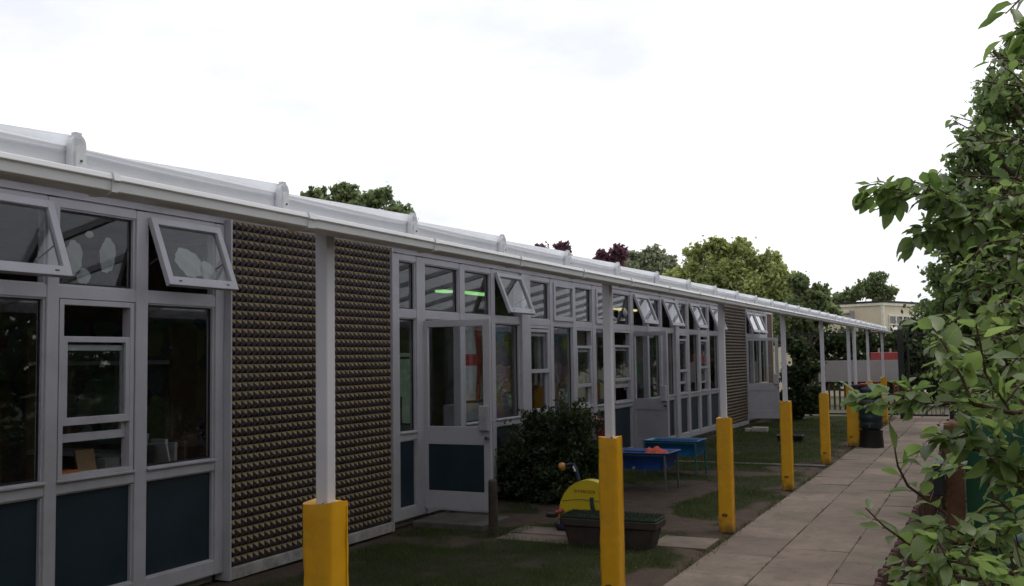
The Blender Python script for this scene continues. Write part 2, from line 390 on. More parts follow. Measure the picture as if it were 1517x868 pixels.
# the cloud is thinner (brighter) ahead, thicker behind the photographer
dt = N(nt, 'ShaderNodeVectorMath', operation='DOT_PRODUCT'); dt.inputs[1].default_value = (.15, .98, .1); L.new(tc.outputs['Generated'], dt.inputs[0])
m2 = N(nt, 'ShaderNodeMapRange'); m2.inputs[1].default_value = -.6; m2.inputs[2].default_value = .6; m2.inputs[3].default_value = .80; m2.inputs[4].default_value = 1.0; L.new(dt.outputs['Value'], m2.inputs[0])
ml = N(nt, 'ShaderNodeVectorMath', operation='SCALE'); L.new(cl.outputs[2], ml.inputs[0]); L.new(m2.outputs[0], ml.inputs['Scale'])
mx = N(nt, 'ShaderNodeMix', data_type='RGBA'); mx.inputs[0].default_value = .93; L.new(sky.outputs[0], mx.inputs[6]); L.new(ml.outputs[0], mx.inputs[7])
L.new(mx.outputs[2], bg.inputs[0]); L.new(bg.outputs[0], out.inputs[0])
sd = bpy.data.lights.new('sun', 'SUN'); sd.energy = .95; sd.angle = R(25); sd.color = (1, .96, .9)
so = bpy.data.objects.new('sun', sd); col.objects.link(so)
dirv = Vector((math.sin(SUN_AZ)*math.cos(SUN_EL), math.cos(SUN_AZ)*math.cos(SUN_EL), math.sin(SUN_EL)))
so.rotation_euler = dirv.to_track_quat('Z', 'Y').to_euler(); so.location = (6, 4, 12)
sc.view_settings.view_transform = 'Standard'; sc.view_settings.look = 'None'; sc.view_settings.exposure = 0; sc.view_settings.gamma = 1
sc.cycles.use_denoising = True; sc.cycles.max_bounces = 8; sc.cycles.transparent_max_bounces = 16
sc.cycles.diffuse_bounces = 4; sc.cycles.sample_clamp_indirect = 6

# ------------------------------------------------------------------ ground
WX = -5.9                    # window plane of the school building
mb = MB(); mb.add([(-300,-60,-.03),(300,-60,-.03),(300,500,-.03),(-300,500,-.03)], [(0,1,2,3)])
tag(build('ground', mb, 'far_ground'), kind='structure')

def vnoise(x, y, s, seed):
    r_ = np.random.default_rng(seed); G = r_.random((64, 64))
    X = x/s; Y = y/s; xi = np.floor(X).astype(int); yi = np.floor(Y).astype(int); fx = X-xi; fy = Y-yi
    fx = fx*fx*(3-2*fx); fy = fy*fy*(3-2*fy); g = lambda i, j: G[i % 64, j % 64]
    return (g(xi,yi)*(1-fx)+g(xi+1,yi)*fx)*(1-fy) + (g(xi,yi+1)*(1-fx)+g(xi+1,yi+1)*fx)*fy

def sstep(a, b, x):
    t = np.clip((x-a)/(b-a), 0, 1); return t*t*(3-2*t)

def turf(x, y):
    """1 = grass, 0 = bare soil"""
    n = .55*vnoise(x, y, .55, 1) + .3*vnoise(x, y, .22, 2) + .15*vnoise(x, y, .09, 3)
    g = .28 + .95*n
    g -= .55*(1-sstep(.02, .42, -2.46-x + .35*(n-.5)))          # worn strip by the path
    g -= .40*(1-sstep(.1, .7, x-WX))                             # under the wall
    for cx, cy, rx, ry, k in ((-4.35, 11.7, .80, 1.6, .85), (-3.55, 10.75, .75, .55, .8), (-3.15, 12.6, .42, 1.3, -.55), (-4.3, 13.9, .5, .4, -.5), (-4.9, 10.4, .6, .5, .7), (-4.1, 13.4, .9, 1.1, .7), (-2.95, 16.7, .5, .8, .5), (-3.7, 15.6, 1.0, .35, .6), (-4.9, 8.9, .9, .35, .35)):
        q = ((x-cx)/rx)**2 + ((y-cy)/ry)**2
        g -= k*(1-sstep(.45, 1.25, q + 1.0*(n-.5)))
    return g

xs = np.arange(-6.1, -2.39, .06); ys = np.arange(-4, 31.01, .08)
X, Y = np.meshgrid(xs, ys); G = turf(X, Y)
Z = .004 + .022*(vnoise(X, Y, .7, 5)-.3) + .012*np.clip(G, 0, 1)*vnoise(X, Y, .18, 6) - .03*np.clip((X+2.62)/.2, 0, 1)
nx, ny = len(xs), len(ys); V = np.stack([X, Y, Z], -1).reshape(-1, 3)
i = (np.arange(ny-1)[:, None]*nx + np.arange(nx-1)[None]).reshape(-1, 1)
Fc = (i + np.array([[0, 1, nx+1, nx]])).reshape(-1)
lawn = tag(fast_mesh('lawn', V, Fc, np.full(len(i), 4), 'lawn', smooth=True), kind='structure')
at_ = lawn.data.attributes.new('turf', 'FLOAT', 'POINT'); at_.data.foreach_set('value', np.clip(G, 0, 1).reshape(-1).astype(np.float32))

# grass blades
def blades(n, y0, y1, h, wd):
    x = rng.uniform(-5.85, -2.47, n); y = rng.uniform(y0, y1, n); g = turf(x, y)
    k = rng.random(n) < np.clip((g-.42)*2.2, 0.01, 1)
    for (a0, a1, b0, b1) in ((-4.5, -2.5, 9.3, 9.9), (-5.9, -4.75, 9.5, 11.1)):
        k &= ~((x > a0) & (x < a1) & (y > b0) & (y < b1))
    x, y, g = x[k], y[k], g[k]; n = len(x)
    a = rng.uniform(0, 2*math.pi, n); hh = h*rng.uniform(.4, 1.4, n)*(.45+.75*np.clip(g, 0, 1)); ln = rng.normal(0, .5, (n, 2))*hh[:, None]
    dx = np.cos(a)*wd; dy = np.sin(a)*wd
    V = np.stack([np.stack([x-dx, y-dy, np.full(n, .004)], 1), np.stack([x+dx, y+dy, np.full(n, .004)], 1), np.stack([x+ln[:,0], y+ln[:,1], hh+.008], 1)], 1).reshape(-1, 3)
    return V
V = np.concatenate([blades(90000, 4.5, 11, .040, .0028), blades(50000, 11, 20, .04, .004), blades(30000, 20, 30, .045, .006), blades(9000, -1, 4.5, .035, .004)])
n_ = 4200; xe = -2.47+np.abs(rng.normal(0, .035, n_))*rng.choice([-1, 1], n_, p=[.7, .3]); ye = rng.uniform(4, 28, n_); k_ = vnoise(xe*3, ye, .35, 8) > .5; xe, ye = xe[k_], ye[k_]; n_ = len(xe)
a_ = rng.uniform(0, 6.28, n_); h_ = rng.uniform(.012, .05, n_)
V = np.concatenate([V, np.stack([np.c_[xe-.003*np.cos(a_), ye-.003*np.sin(a_), np.full(n_, -.01)], np.c_[xe+.003*np.cos(a_), ye+.003*np.sin(a_), np.full(n_, -.01)], np.c_[xe+rng.normal(0, .02, n_), ye+rng.normal(0, .02, n_), h_]], 1).reshape(-1, 3)])
# weeds in the slab joints
n_ = 5000; xj = rng.choice([-2.46+.605, -2.46+1.21, -.66], n_, p=[.35, .35, .3]) + rng.normal(0, .006, n_); yj = rng.uniform(4, 26, n_); k_ = vnoise(xj*9, yj, .28, 12) > .66; xj, yj = xj[k_], yj[k_]; n_ = len(xj)
a_ = rng.uniform(0, 6.28, n_); h_ = rng.uniform(.006, .028, n_)
V = np.concatenate([V, np.stack([np.c_[xj-.003*np.cos(a_), yj-.003*np.sin(a_), np.full(n_, -.01)], np.c_[xj+.003*np.cos(a_), yj+.003*np.sin(a_), np.full(n_, -.01)], np.c_[xj+rng.normal(0, .012, n_), yj+rng.normal(0, .012, n_), h_]], 1).reshape(-1, 3)])
tag(fast_mesh('grass', V, np.arange(len(V)), np.full(len(V)//3, 3), 'grass_blade'), 'short patchy grass growing on the worn lawn strip', 'grass', kind='stuff')

# slab path: separate slabs with open joints on a dark bed
mb = MB(); mb.box(-2.47, -.62, -6, 31.5, -.028, -.012)
tag(build('path_bed', mb, 'soil'), kind='structure')
mb = MB(); r_ = random.Random(3)
for c in range(3):
    x0 = -2.46 + .605*c; y = -5.0 + (.45 if c % 2 else 0)
    while y < 31:
        ln = .90; z = r_.uniform(-.003, .004); tx = r_.uniform(-.003, .003); ty = r_.uniform(-.003, .003); g = .0032
        p = [(x0+g, y+g), (x0+.605-g, y+g), (x0+.605-g, y+ln-g), (x0+g, y+ln-g)]
        zt = [z-tx-ty, z+tx-ty, z+tx+ty, z-tx+ty]; e = .006
        q = [(p[0][0]+e, p[0][1]+e), (p[1][0]-e, p[1][1]+e), (p[2][0]-e, p[2][1]-e), (p[3][0]+e, p[3][1]-e)]
        vs = [(*a, -.02) for a in p] + [(*a, zz-.004) for a, zz in zip(p, zt)] + [(*a, zz) for a, zz in zip(q, zt)]
        fs = [(8,9,10,11)] + [(k, (k+1) % 4, 4+(k+1) % 4, 4+k) for k in range(4)] + [(4+k, 4+(k+1) % 4, 8+(k+1) % 4, 8+k) for k in range(4)]
        mb.add(vs, fs); y += ln
tag(build('path', mb, 'paving'), kind='structure')
# side path from the door and thin concrete strip
mb = MB(); r_ = random.Random(5)
for (x0, x1, y0, y1) in ((-4.62, -3.75, 9.22, 9.57), (-4.66, -3.8, 9.62, 10.02), (-3.72, -3.1, 9.4, 9.95), (-3.06, -2.5, 9.42, 9.98)):
    mb.box(x0, x1, y0, y1, -.02, .022+r_.uniform(-.004, .004))
tag(build('side_path', mb, 'paving', bevel=.006), kind='structure')
mb = MB(); mb.box(-5.3, -2.5, 16.95, 17.12, -.02, .028)
tag(build('edging_strip', mb, 'concrete_step', bevel=.006), kind='structure')
# soil bed behind the log edging
mb = MB(); mb.add([(-.6,-6,.02),(14,-6,.02),(14,34,.02),(-.6,34,.02)], [(0,1,2,3)])
tag(build('planting_bed', mb, 'soil'), kind='structure')

n_ = 260; P_ = np.c_[np.where(rng.random(n_) < .55, rng.uniform(-2.5, -.75, n_), rng.uniform(-5.6, -2.5, n_)), rng.uniform(4.2, 24, n_), rng.uniform(.012, .02, n_)]
V, Fc, ct = card_leaves(P_, .045, np.array([0, 0, 0]), rng, flat=6); V[:, 2] = .010 + np.abs(V[:, 2]-.014)*.35
tag(fast_mesh('fallen_leaves', V, Fc, ct, 'dead_leaf'), 'dry fallen leaves scattered on the path and lawn', 'leaves', kind='stuff')

# ------------------------------------------------------------------ school building
B = thing('school_building', 'long single storey school block with white framed windows and pyramid tile panels', 'school', (-9.0, 14.0, 0))
ZB, ZS0, ZS1, ZT0, ZT1, ZH = .10, .955, 1.045, 2.315, 2.405, 2.965
def mull(y0, y1, x1=-5.852, z0=ZB, z1=3.02):
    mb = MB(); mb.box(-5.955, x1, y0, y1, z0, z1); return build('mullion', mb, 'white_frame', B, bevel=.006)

def sash_frame(mb, x, y0, y1, z0, z1, wd, th=.04, rail=None):
    rail = rail or wd
    mb.box(x-th/2, x+th/2, y0, y0+wd, z0, z1); mb.box(x-th/2, x+th/2, y1-wd, y1, z0, z1)
    mb.box(x-th/2+.001, x+th/2-.001, y0+wd-.004, y1-wd+.004, z0, z0+rail); mb.box(x-th/2+.001, x+th/2-.001, y0+wd-.004, y1-wd+.004, z1-wd, z1)

def top_light(win, y0, y1, ang):
    """top hung light; ang = how far it is pushed open"""
    H = ZH - ZT1 + .012; x0 = -5.862 if ang else -5.875; z0 = ZH + .004
    ca, sa = math.cos(ang), math.sin(ang)
    T = lambda u, v, w_: (x0 + v*sa + w_*ca, u, z0 - v*ca + w_*sa)
    mb = MB(); a, b = y0-.012, y1+.012; fwid, bot, th = .058, .072, .045
    mb.box(a, a+fwid, 0, H, 0, th, 0, T); mb.box(b-fwid, b, 0, H, 0, th, 0, T)
    mb.box(a+fwid-.004, b-fwid+.004, .001, fwid, .001, th-.001, 0, T); mb.box(a+fwid-.004, b-fwid+.004, H-bot, H, .001, th-.001, 0, T)
    tl = build('top_light', mb, 'white_frame', win, bevel=.004)
    mb = MB(); mb.add([T(a+fwid-.002, fwid-.002, .02), T(b-fwid+.002, fwid-.002, .02), T(b-fwid+.002, H-bot+.002, .02), T(a+fwid-.002, H-bot+.002, .02)], [(0,1,2,3)])
    build('pane', mb, 'glass', win)
    if ang:
        for yy in (y0+.02, y1-.02):
            mb = MB(); mb.tube([T(yy, H*.55, 0), (WX-.02, yy, ZT1+.18)], .006, 6); build('stay', mb, 'dark_grey', win)
        for yy in (a+.12, b-.12):
            mb = MB(); mb.box(yy-.016, yy+.016, H-.04, H-.03, th, th+.003, 0, T); build('drain_slot', mb, 'dark_grey', win)
    return tl

def column(y0, y1, lower='fixed', upper='fixed', panel=True, sash=(1.42, 2.05, 1.30, 1.36)):
    win_mb = MB(); e = .006
    rails = [(2.955, 3.018), (ZT0, ZT1)]
    if lower != 'none': rails += [(ZS0, ZS1), (ZB+.002, .215)]
    for z0, z1 in rails:
        win_mb.box(-5.95, -5.859, y0-e, y1+e, z0, z1)
        win_mb.box(-5.93, -5.872, y0-e, y1+e, z0-.012, z1+.012)      # glazing beads
    for yy in (y0, y1):
        s_ = 1 if yy == y0 else -1
        win_mb.box(-5.93, -5.872, yy-e*s_, yy+.016*s_, ZT1+.01, 2.944)
        if lower != 'none':
            win_mb.box(-5.93, -5.872, yy-e*s_, yy+.016*s_, ZS1+.01, ZT0-.01); win_mb.box(-5.93, -5.872, yy-e*s_, yy+.016*s_, .22, ZS0-.01)
    if lower != 'none':   # drip sill
        win_mb.box(-5.87, -5.835, y0-.002, y1+.002, ZS1-.012, ZS1+.006)
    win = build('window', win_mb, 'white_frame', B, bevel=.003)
    def fx(z0, z1, x=-5.905):
        pm = MB(); a, b = y0+.008, y1-.008; g = .013
        pm.add([(x,a,z0),(x,b,z0),(x,b,z1),(x,a,z1)], [(0,1,2,3)])
        ya, yb, za, zb = y0+.012, y1-.012, z0+.018, z1-.018
        for q in ((ya, ya+g, za, zb), (yb-g, yb, za, zb), (ya+g, yb-g, za, za+g), (ya+g, yb-g, zb-g, zb)): pm.box(x-.006, x+.008, *q, 1)
        build('pane', pm, ['glass', 'black'], win)
    if upper == 'fixed': fx(ZT1-.004, 2.961)
    elif upper == 'open': top_light(win, y0, y1, R(21))
    elif upper == 'framed': top_light(win, y0, y1, 0)
    if lower == 'fixed': fx(ZS1-.004, ZT0+.004)
    if lower == 'sash':
        mb = MB(); sash_frame(mb, -5.90, y0+.012, y1-.012, ZS1+.006, ZT0-.006, .038, .085, .03)
        build('sash_box', mb, 'white_frame', win, bevel=.003)
        for x, z0, z1, lo in ((-5.878, sash[0], sash[1], .055), (-5.918, sash[2], sash[1]-.06, sash[3]-sash[2])):
            mb = MB(); sash_frame(mb, x, y0+.045, y1-.045, z0, z1, .042, .032, lo)
            s_ = build('sash', mb, 'white_frame', win, bevel=.003)
            mb = MB(); mb.add([(x,y0+.085,z0+lo-.004),(x,y1-.085,z0+lo-.004),(x,y1-.085,z1-.038),(x,y0+.085,z1-.038)], [(0,1,2,3)])
            build('pane', mb, 'glass', win)
    if panel and lower != 'none':
        mb = MB(); mb.box(-5.92, -5.90, y0-.002, y1+.002, .20, ZS0+.005); build('spandrel_panel', mb, 'blue_panel', win)
    return win

# bay by the camera
for a, b in ((1.63, 1.73), (2.44, 2.54), (3.26, 3.36), (4.02, 4.12), (4.83, 4.93), (5.63, 5.75), (6.50, 6.60)): mull(a, b)
column(1.73, 2.44); column(2.54, 3.26); column(3.36, 4.02, upper='fixed')
column(4.12, 4.83, upper='open'); column(4.93, 5.63, 'sash'); column(5.75, 6.50, upper='open')
# middle bay
for a, b in ((9.20, 9.40), (9.77, 9.96), (10.80, 10.93), (11.66, 11.77), (13.60, 13.72), (14.49, 14.61), (15.34, 15.50), (16.24, 16.36)): mull(a, b)
mull(12.54, 12.83, -5.82)
column(9.40, 9.77); column(9.96, 10.80, 'none'); column(10.93, 11.66); column(11.77, 12.54, upper='open')
column(12.83, 13.60, 'sash', sash=(1.63, 2.26, 1.07, 1.12)); column(13.72, 14.49, upper='framed')
column(14.61, 15.34, 'sash', sash=(1.37, 2.03, 1.08, 1.12)); column(15.50, 16.24, upper='framed'); column(16.36, 17.28, 'sash')
# far bay
for a, b in ((17.28, 17.45), (18.25, 18.36), (19.09, 19.22), (21.03, 21.19), (21.91, 22.08), (22.75, 22.92), (23.75, 23.95)): mull(a, b)
mull(20.05, 20.31, -5.82)
column(17.45, 18.25, 'none', 'open'); column(18.36, 19.09); column(19.22, 20.05, upper='open')
column(20.31, 21.03, 'sash', sash=(1.5, 2.2, 1.25, 1.3)); column(21.19, 21.91, upper='open'); column(22.08, 22.75, 'sash', sash=(1.55, 2.2, 1.22, 1.27)); column(22.92, 23.75, upper='open')
for a, b in ((26.62, 26.80), (27.62, 27.74), (28.55, 28.65), (29.5, 29.62)): mull(a, b)
column(26.80, 27.62, 'none', 'open'); column(27.74, 28.55, 'fixed', 'open'); column(28.65, 29.5)

def door(y_h, wd, ang, z0=.17, z1=2.29, panel='blue_panel', lock=True):
    """hinged at the near jamb, opening outwards; ang from closed"""
    d = np.array([math.sin(ang), math.cos(ang)]); nrm = np.array([math.cos(ang), -math.sin(ang)])
    hx, hy = -5.862, y_h
    T = lambda u, w_, z: (hx + d[0]*u + nrm[0]*w_, hy + d[1]*u + nrm[1]*w_, z)
    box = lambda mb, u0, u1, w0, w1, za, zb, m_=0: mb.box(u0, u1, w0, w1, za, zb, m_, T)
    mb = MB(); th = .045; zg, zp, zq = z0+.92, z0+.72, z0+.20
    box(mb, 0, .055, 0, th, z0, z1); box(mb, wd-.085, wd, 0, th, z0, z1)
    for za, zb in ((z1-.075, z1), (zp, zg), (z0, zq)): box(mb, .051, wd-.081, .001, th-.001, za, zb)
    D = build('door', mb, 'white_frame', B, bevel=.004)
    mb = MB(); mb.add([T(.05, .022, zg-.004), T(wd-.08, .022, zg-.004), T(wd-.08, .022, z1-.07), T(.05, .022, z1-.07)], [(0,1,2,3)])
    build('pane', mb, 'glass', D)
    mb = MB(); box(mb, .05, wd-.08, .012, .033, zq-.004, zp+.004); build('door_panel', mb, panel, D)
    mb = MB(); box(mb, wd-.125, wd-.005, th, th+.05, z0+.88, z0+1.16); build('lock_guard', mb, 'grey_plastic' if panel == 'blue_panel' else 'white_frame', D, bevel=.012)
    mb = MB(); mb.tube([T(wd-.03, th-.002, z0+.80), T(wd-.03, th+.055, z0+.80)], [.014, .022], 12); build('handle', mb, 'dark_grey', D)
    mb = MB(); box(mb, .03, wd-.03, -.006, th+.008, z0-.012, z0+.012); build('kick_strip', mb, 'grey_plastic', D)
    mb = MB()
    for z in (z0+.25, z0+1.05, z1-.3): mb.tube([T(-.008, .0, z-.045), T(-.008, .0, z+.045)], .009, 8)
    build('hinge', mb, 'grey_plastic', D)
    return D
door(9.965, .85, R(90)); door(17.46, .80, R(113), panel='white_frame'); door(26.82, .82, R(78), panel='white_frame')

# white transom closer seen at each door, threshold
for y0, y1 in ((9.96, 10.80), (17.45, 18.25), (26.8, 27.62)):
    mb = MB(); mb.box(-5.98, -5.84, y0-.002, y1+.002, .10, .165); build('threshold', mb, 'white_frame', B, bevel=.004)

# pyramid tiled panels, proud of the windows, with white returns
def tile_panel(y0, y1, z0, z1, cols):
    mb = MB(); px = (y1-y0)/cols; rows = round((z1-z0)/px); pz = (z1-z0)/rows; x0 = -5.815; h = .0315; g = .0012
    r_ = random.Random(int(y0*10))
    for i in range(cols):
        for j in range(rows):
            a, b, c, d = y0+i*px+g, y0+(i+1)*px-g, z0+j*pz+g, z0+(j+1)*pz-g
            k = h*r_.uniform(.93, 1.07); ja = r_.uniform(-.0015, .0015)
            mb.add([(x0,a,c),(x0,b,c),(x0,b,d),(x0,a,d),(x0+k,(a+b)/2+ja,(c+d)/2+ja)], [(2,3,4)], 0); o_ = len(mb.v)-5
            for f_, m_ in (((0,1,4), 2), ((1,2,4), 1), ((3,0,4), 1)): mb.f.append(tuple(o_+q for q in f_)); mb.m.append(m_); mb.s.append(False)  # two-tone glaze; facet colours also carry the light-and-shade contrast
    mb.add([(x0-.002,y0,z0),(x0-.002,y1,z0),(x0-.002,y1,z1),(x0-.002,y0,z1)], [(0,1,2,3)], 3)
    t = build('tile_panel', mb, ['tile_cream_lit', 'tile_brown_shade', 'tile_under_shade', 'room_dark'], B)
    for ya in (y0-.018, y1+.002):
        mb = MB(); mb.box(-5.95, -5.778, ya, ya+.016, .03, 3.06); build('edge_trim', mb, 'white_frame', t, bevel=.003)
    mb = MB(); mb.box(-5.95, -5.79, y0-.001, y1+.001, .03, z0-.004); build('plinth', mb, 'plinth', t, bevel=.006)
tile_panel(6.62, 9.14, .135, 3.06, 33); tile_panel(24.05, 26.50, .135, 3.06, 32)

# footings, head board, roof
mb = MB(); mb.box(-6.1, -5.97, -3, 30.5, -.05, .11); build('footing', mb, 'plinth', B)
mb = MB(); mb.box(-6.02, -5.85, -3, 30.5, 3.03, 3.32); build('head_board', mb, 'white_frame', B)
mb = MB(); mb.box(-12.5, -5.80, -3.3, 30.8, 3.325, 3.368); build('roof', mb, 'felt', B)
mb = MB(); mb.box(-12.2, -6.1, -3, 30.5, .04, .09); build('floor', mb, 'carpet', B)
mb = MB(); mb.box(-12.2, -6.03, -3, 30.5, 3.06, 3.12); build('ceiling', mb, 'room_wall', B)
mb = MB(); mb.box(-12.3, -12.2, -3, 30.5, 0, 3.4)
for y, x1 in ((-3, -5.96), (7.9, -6.0), (15.42, -6.0), (24.9, -6.0), (30.4, -5.85)): mb.box(-12.2, x1, y-.06, y+.06, .0, 3.05)
build('wall', mb, 'room_dark', B)
mb = MB(); mb.box(-5.99, -5.86, -3, 1.63, .10, 3.03); build('front_wall', mb, 'plinth', B)
for x1, a, b in ((-5.97, 6.6, 9.2), (-5.97, 23.95, 26.62), (-5.86, 29.62, 30.5)):
    mb = MB(); mb.box(-6.06, x1, a, b, .0, 3.025); build('front_wall', mb, 'brick_dark', B)
mb = MB()
for a, b in ((1.73, 6.5), (10.93, 17.2), (18.4, 23.7)): mb.box(-6.28, -5.96, a, b, .98, 1.012)
build('inner_sill', mb, 'wood_light', B)

# ------------------------------------------------------------------ canopy
C = thing('canopy', 'white lean-to canopy with clear roof sheets, gutter and slim posts along the school wall', 'canopy', (-2.55, 14, 0))
Y0C, Y1C = -1.2, 29.3
sl = .225
zr = lambda x: 2.49 + (-2.5-x)*sl
posts_y = [3.5*k for k in range(0, 9)]
for y in posts_y:
    mb = MB(); mb.box(-2.58, -2.52, y-.03, y+.03, 0, 2.43); build('post', mb, 'white_post', C, bevel=.005)
mb = MB(); mb.box(-2.60, -2.505, Y0C, Y1C, 2.405, 2.517); build('eaves_beam', mb, 'white_gutter', C, bevel=.006)
mb = MB(); mb.box(-5.848, -5.78, Y0C, Y1C, 3.10, 3.205); build('wall_plate', mb, 'white_frame', C, bevel=.006)
g_out = [(-2.503, 2.440), (-2.503, 2.376), (-2.418, 2.373), (-2.405, 2.379), (-2.402, 2.408), (-2.395, 2.413), (-2.400, 2.430), (-2.408, 2.432)]
g_in = [(-2.412, 2.426), (-2.409, 2.409), (-2.411, 2.387), (-2.422, 2.380), (-2.495, 2.381), (-2.495, 2.440)]
mb = MB(); mb.prism(g_out+g_in, lambda a, b, d: (a, d, b), Y0C, Y1C); GU = build('gutter', mb, 'white_gutter', C, bevel=.002)
bars = [2.15 + .985*k for k in range(-3, 28)]
for k, y in enumerate(bars):
    mb = MB(); w_ = .024
    xa, xb = -2.475, -5.85
    T = lambda u, d, h: (xa + (xb-xa)*u, y+d, zr(xa+(xb-xa)*u) + h)
    mb.box(0, 1, -w_, w_, -.05, .012, 0, T); mb.box(.0, 1, -w_*.8, w_*.8, .0125, .058, 1, T)
    br = build('glazing_bar', mb, ['white_gutter', 'bar_cover'], C, bevel=.005)
    # end cap: arched plate with nib
    mb = MB(); pr = [(-.027, 2.435), (.027, 2.435), (.027, 2.515)] + [(.027*math.cos(a), 2.515+.034*math.sin(a)) for a in np.linspace(.15, math.pi-.15, 9)] + [(-.027, 2.515)]
    mb.prism(pr, lambda a, b, d: (d, y+a, b), -2.500, -2.476)
    pr = [(-.017, 2.43), (.017, 2.43), (.017, 2.495)] + [(.017*math.cos(a), 2.495+.017*math.sin(a)) for a in np.linspace(.2, math.pi-.2, 7)] + [(-.017, 2.495)]
    mb.prism(pr, lambda a, b, d: (d, y+a, b), -2.478, -2.468)
    mb.box(-2.498, -2.478, y-.012, y+.012, 2.542, 2.556); mb.tube([(-2.47, y, 2.466), (-2.464, y, 2.466)], .004, 8, 1)
    build('end_cap', mb, ['white_gutter', 'dark_grey'], br, bevel=.002)
    # gutter union/bracket
    yb = y + .07; s_ = 1.0 if k % 4 else 1.0
    o2 = [(-2.417, 2.367), (-2.400, 2.375), (-2.397, 2.405), (-2.389, 2.410), (-2.395, 2.434), (-2.408, 2.437), (-2.408, 2.432), (-2.400, 2.430), (-2.395, 2.413), (-2.402, 2.408), (-2.405, 2.379), (-2.418, 2.373), (-2.50, 2.376), (-2.50, 2.370)]
    mb = MB(); wb = .022 if k % 4 == 0 else .012
    mb.prism(o2, lambda a, b, d: (a, d, b), yb-wb, yb+wb)
    build('gutter_bracket', mb, 'white_gutter', GU)
    if k+1 < len(bars):
        y2 = bars[k+1]; mb = MB(); a, b = y+w_*.8, y2-w_*.8; n = 6
        for i in range(n):      # sheet sags slightly between the bars
            f0, f1 = i/n, (i+1)/n; za = .010-.006*math.sin(math.pi*f0); zb = .010-.006*math.sin(math.pi*f1)
            p = [(-2.49, a+(b-a)*f0, zr(-2.49)+za), (-2.49, a+(b-a)*f1, zr(-2.49)+zb), (-5.84, a+(b-a)*f1, zr(-5.84)+zb), (-5.84, a+(b-a)*f0, zr(-5.84)+za)]
            mb.add(p, [(0,1,2,3)], 0, True)
        build('roof_sheet', mb, 'polycarbonate', C)
mb = MB(); mb.tube([(-2.435, 20.98, 2.385), (-2.435, 20.98, .35)], .034, 12); build('downpipe', mb, 'white_post', C)

# bulkhead lamp fixed to the second post's head
LP = thing('bulkhead_lamp', 'small round grey lamp high on the wall behind the second visible white post', 'lamp', (-5.8, 16.85, 2.62))
mb = MB(); mb.lathe([(.001, 0), (.085, 0), (.085, .02), (.07, .03)], (0,0,0), 20)
rot = lambda v: (-5.85+v[2], 16.85+v[0], 2.62+v[1])
mb.v = [rot(v) for v in mb.v]; build('lamp_base', mb, 'dark_grey', LP)
mb = MB(); mb.lathe([(.07, .03), (.066, .05), (.045, .07), (.001, .078)], (0,0,0), 20); mb.v = [rot(v) for v in mb.v]; build('lamp_cover', mb, 'grey_plastic', LP)

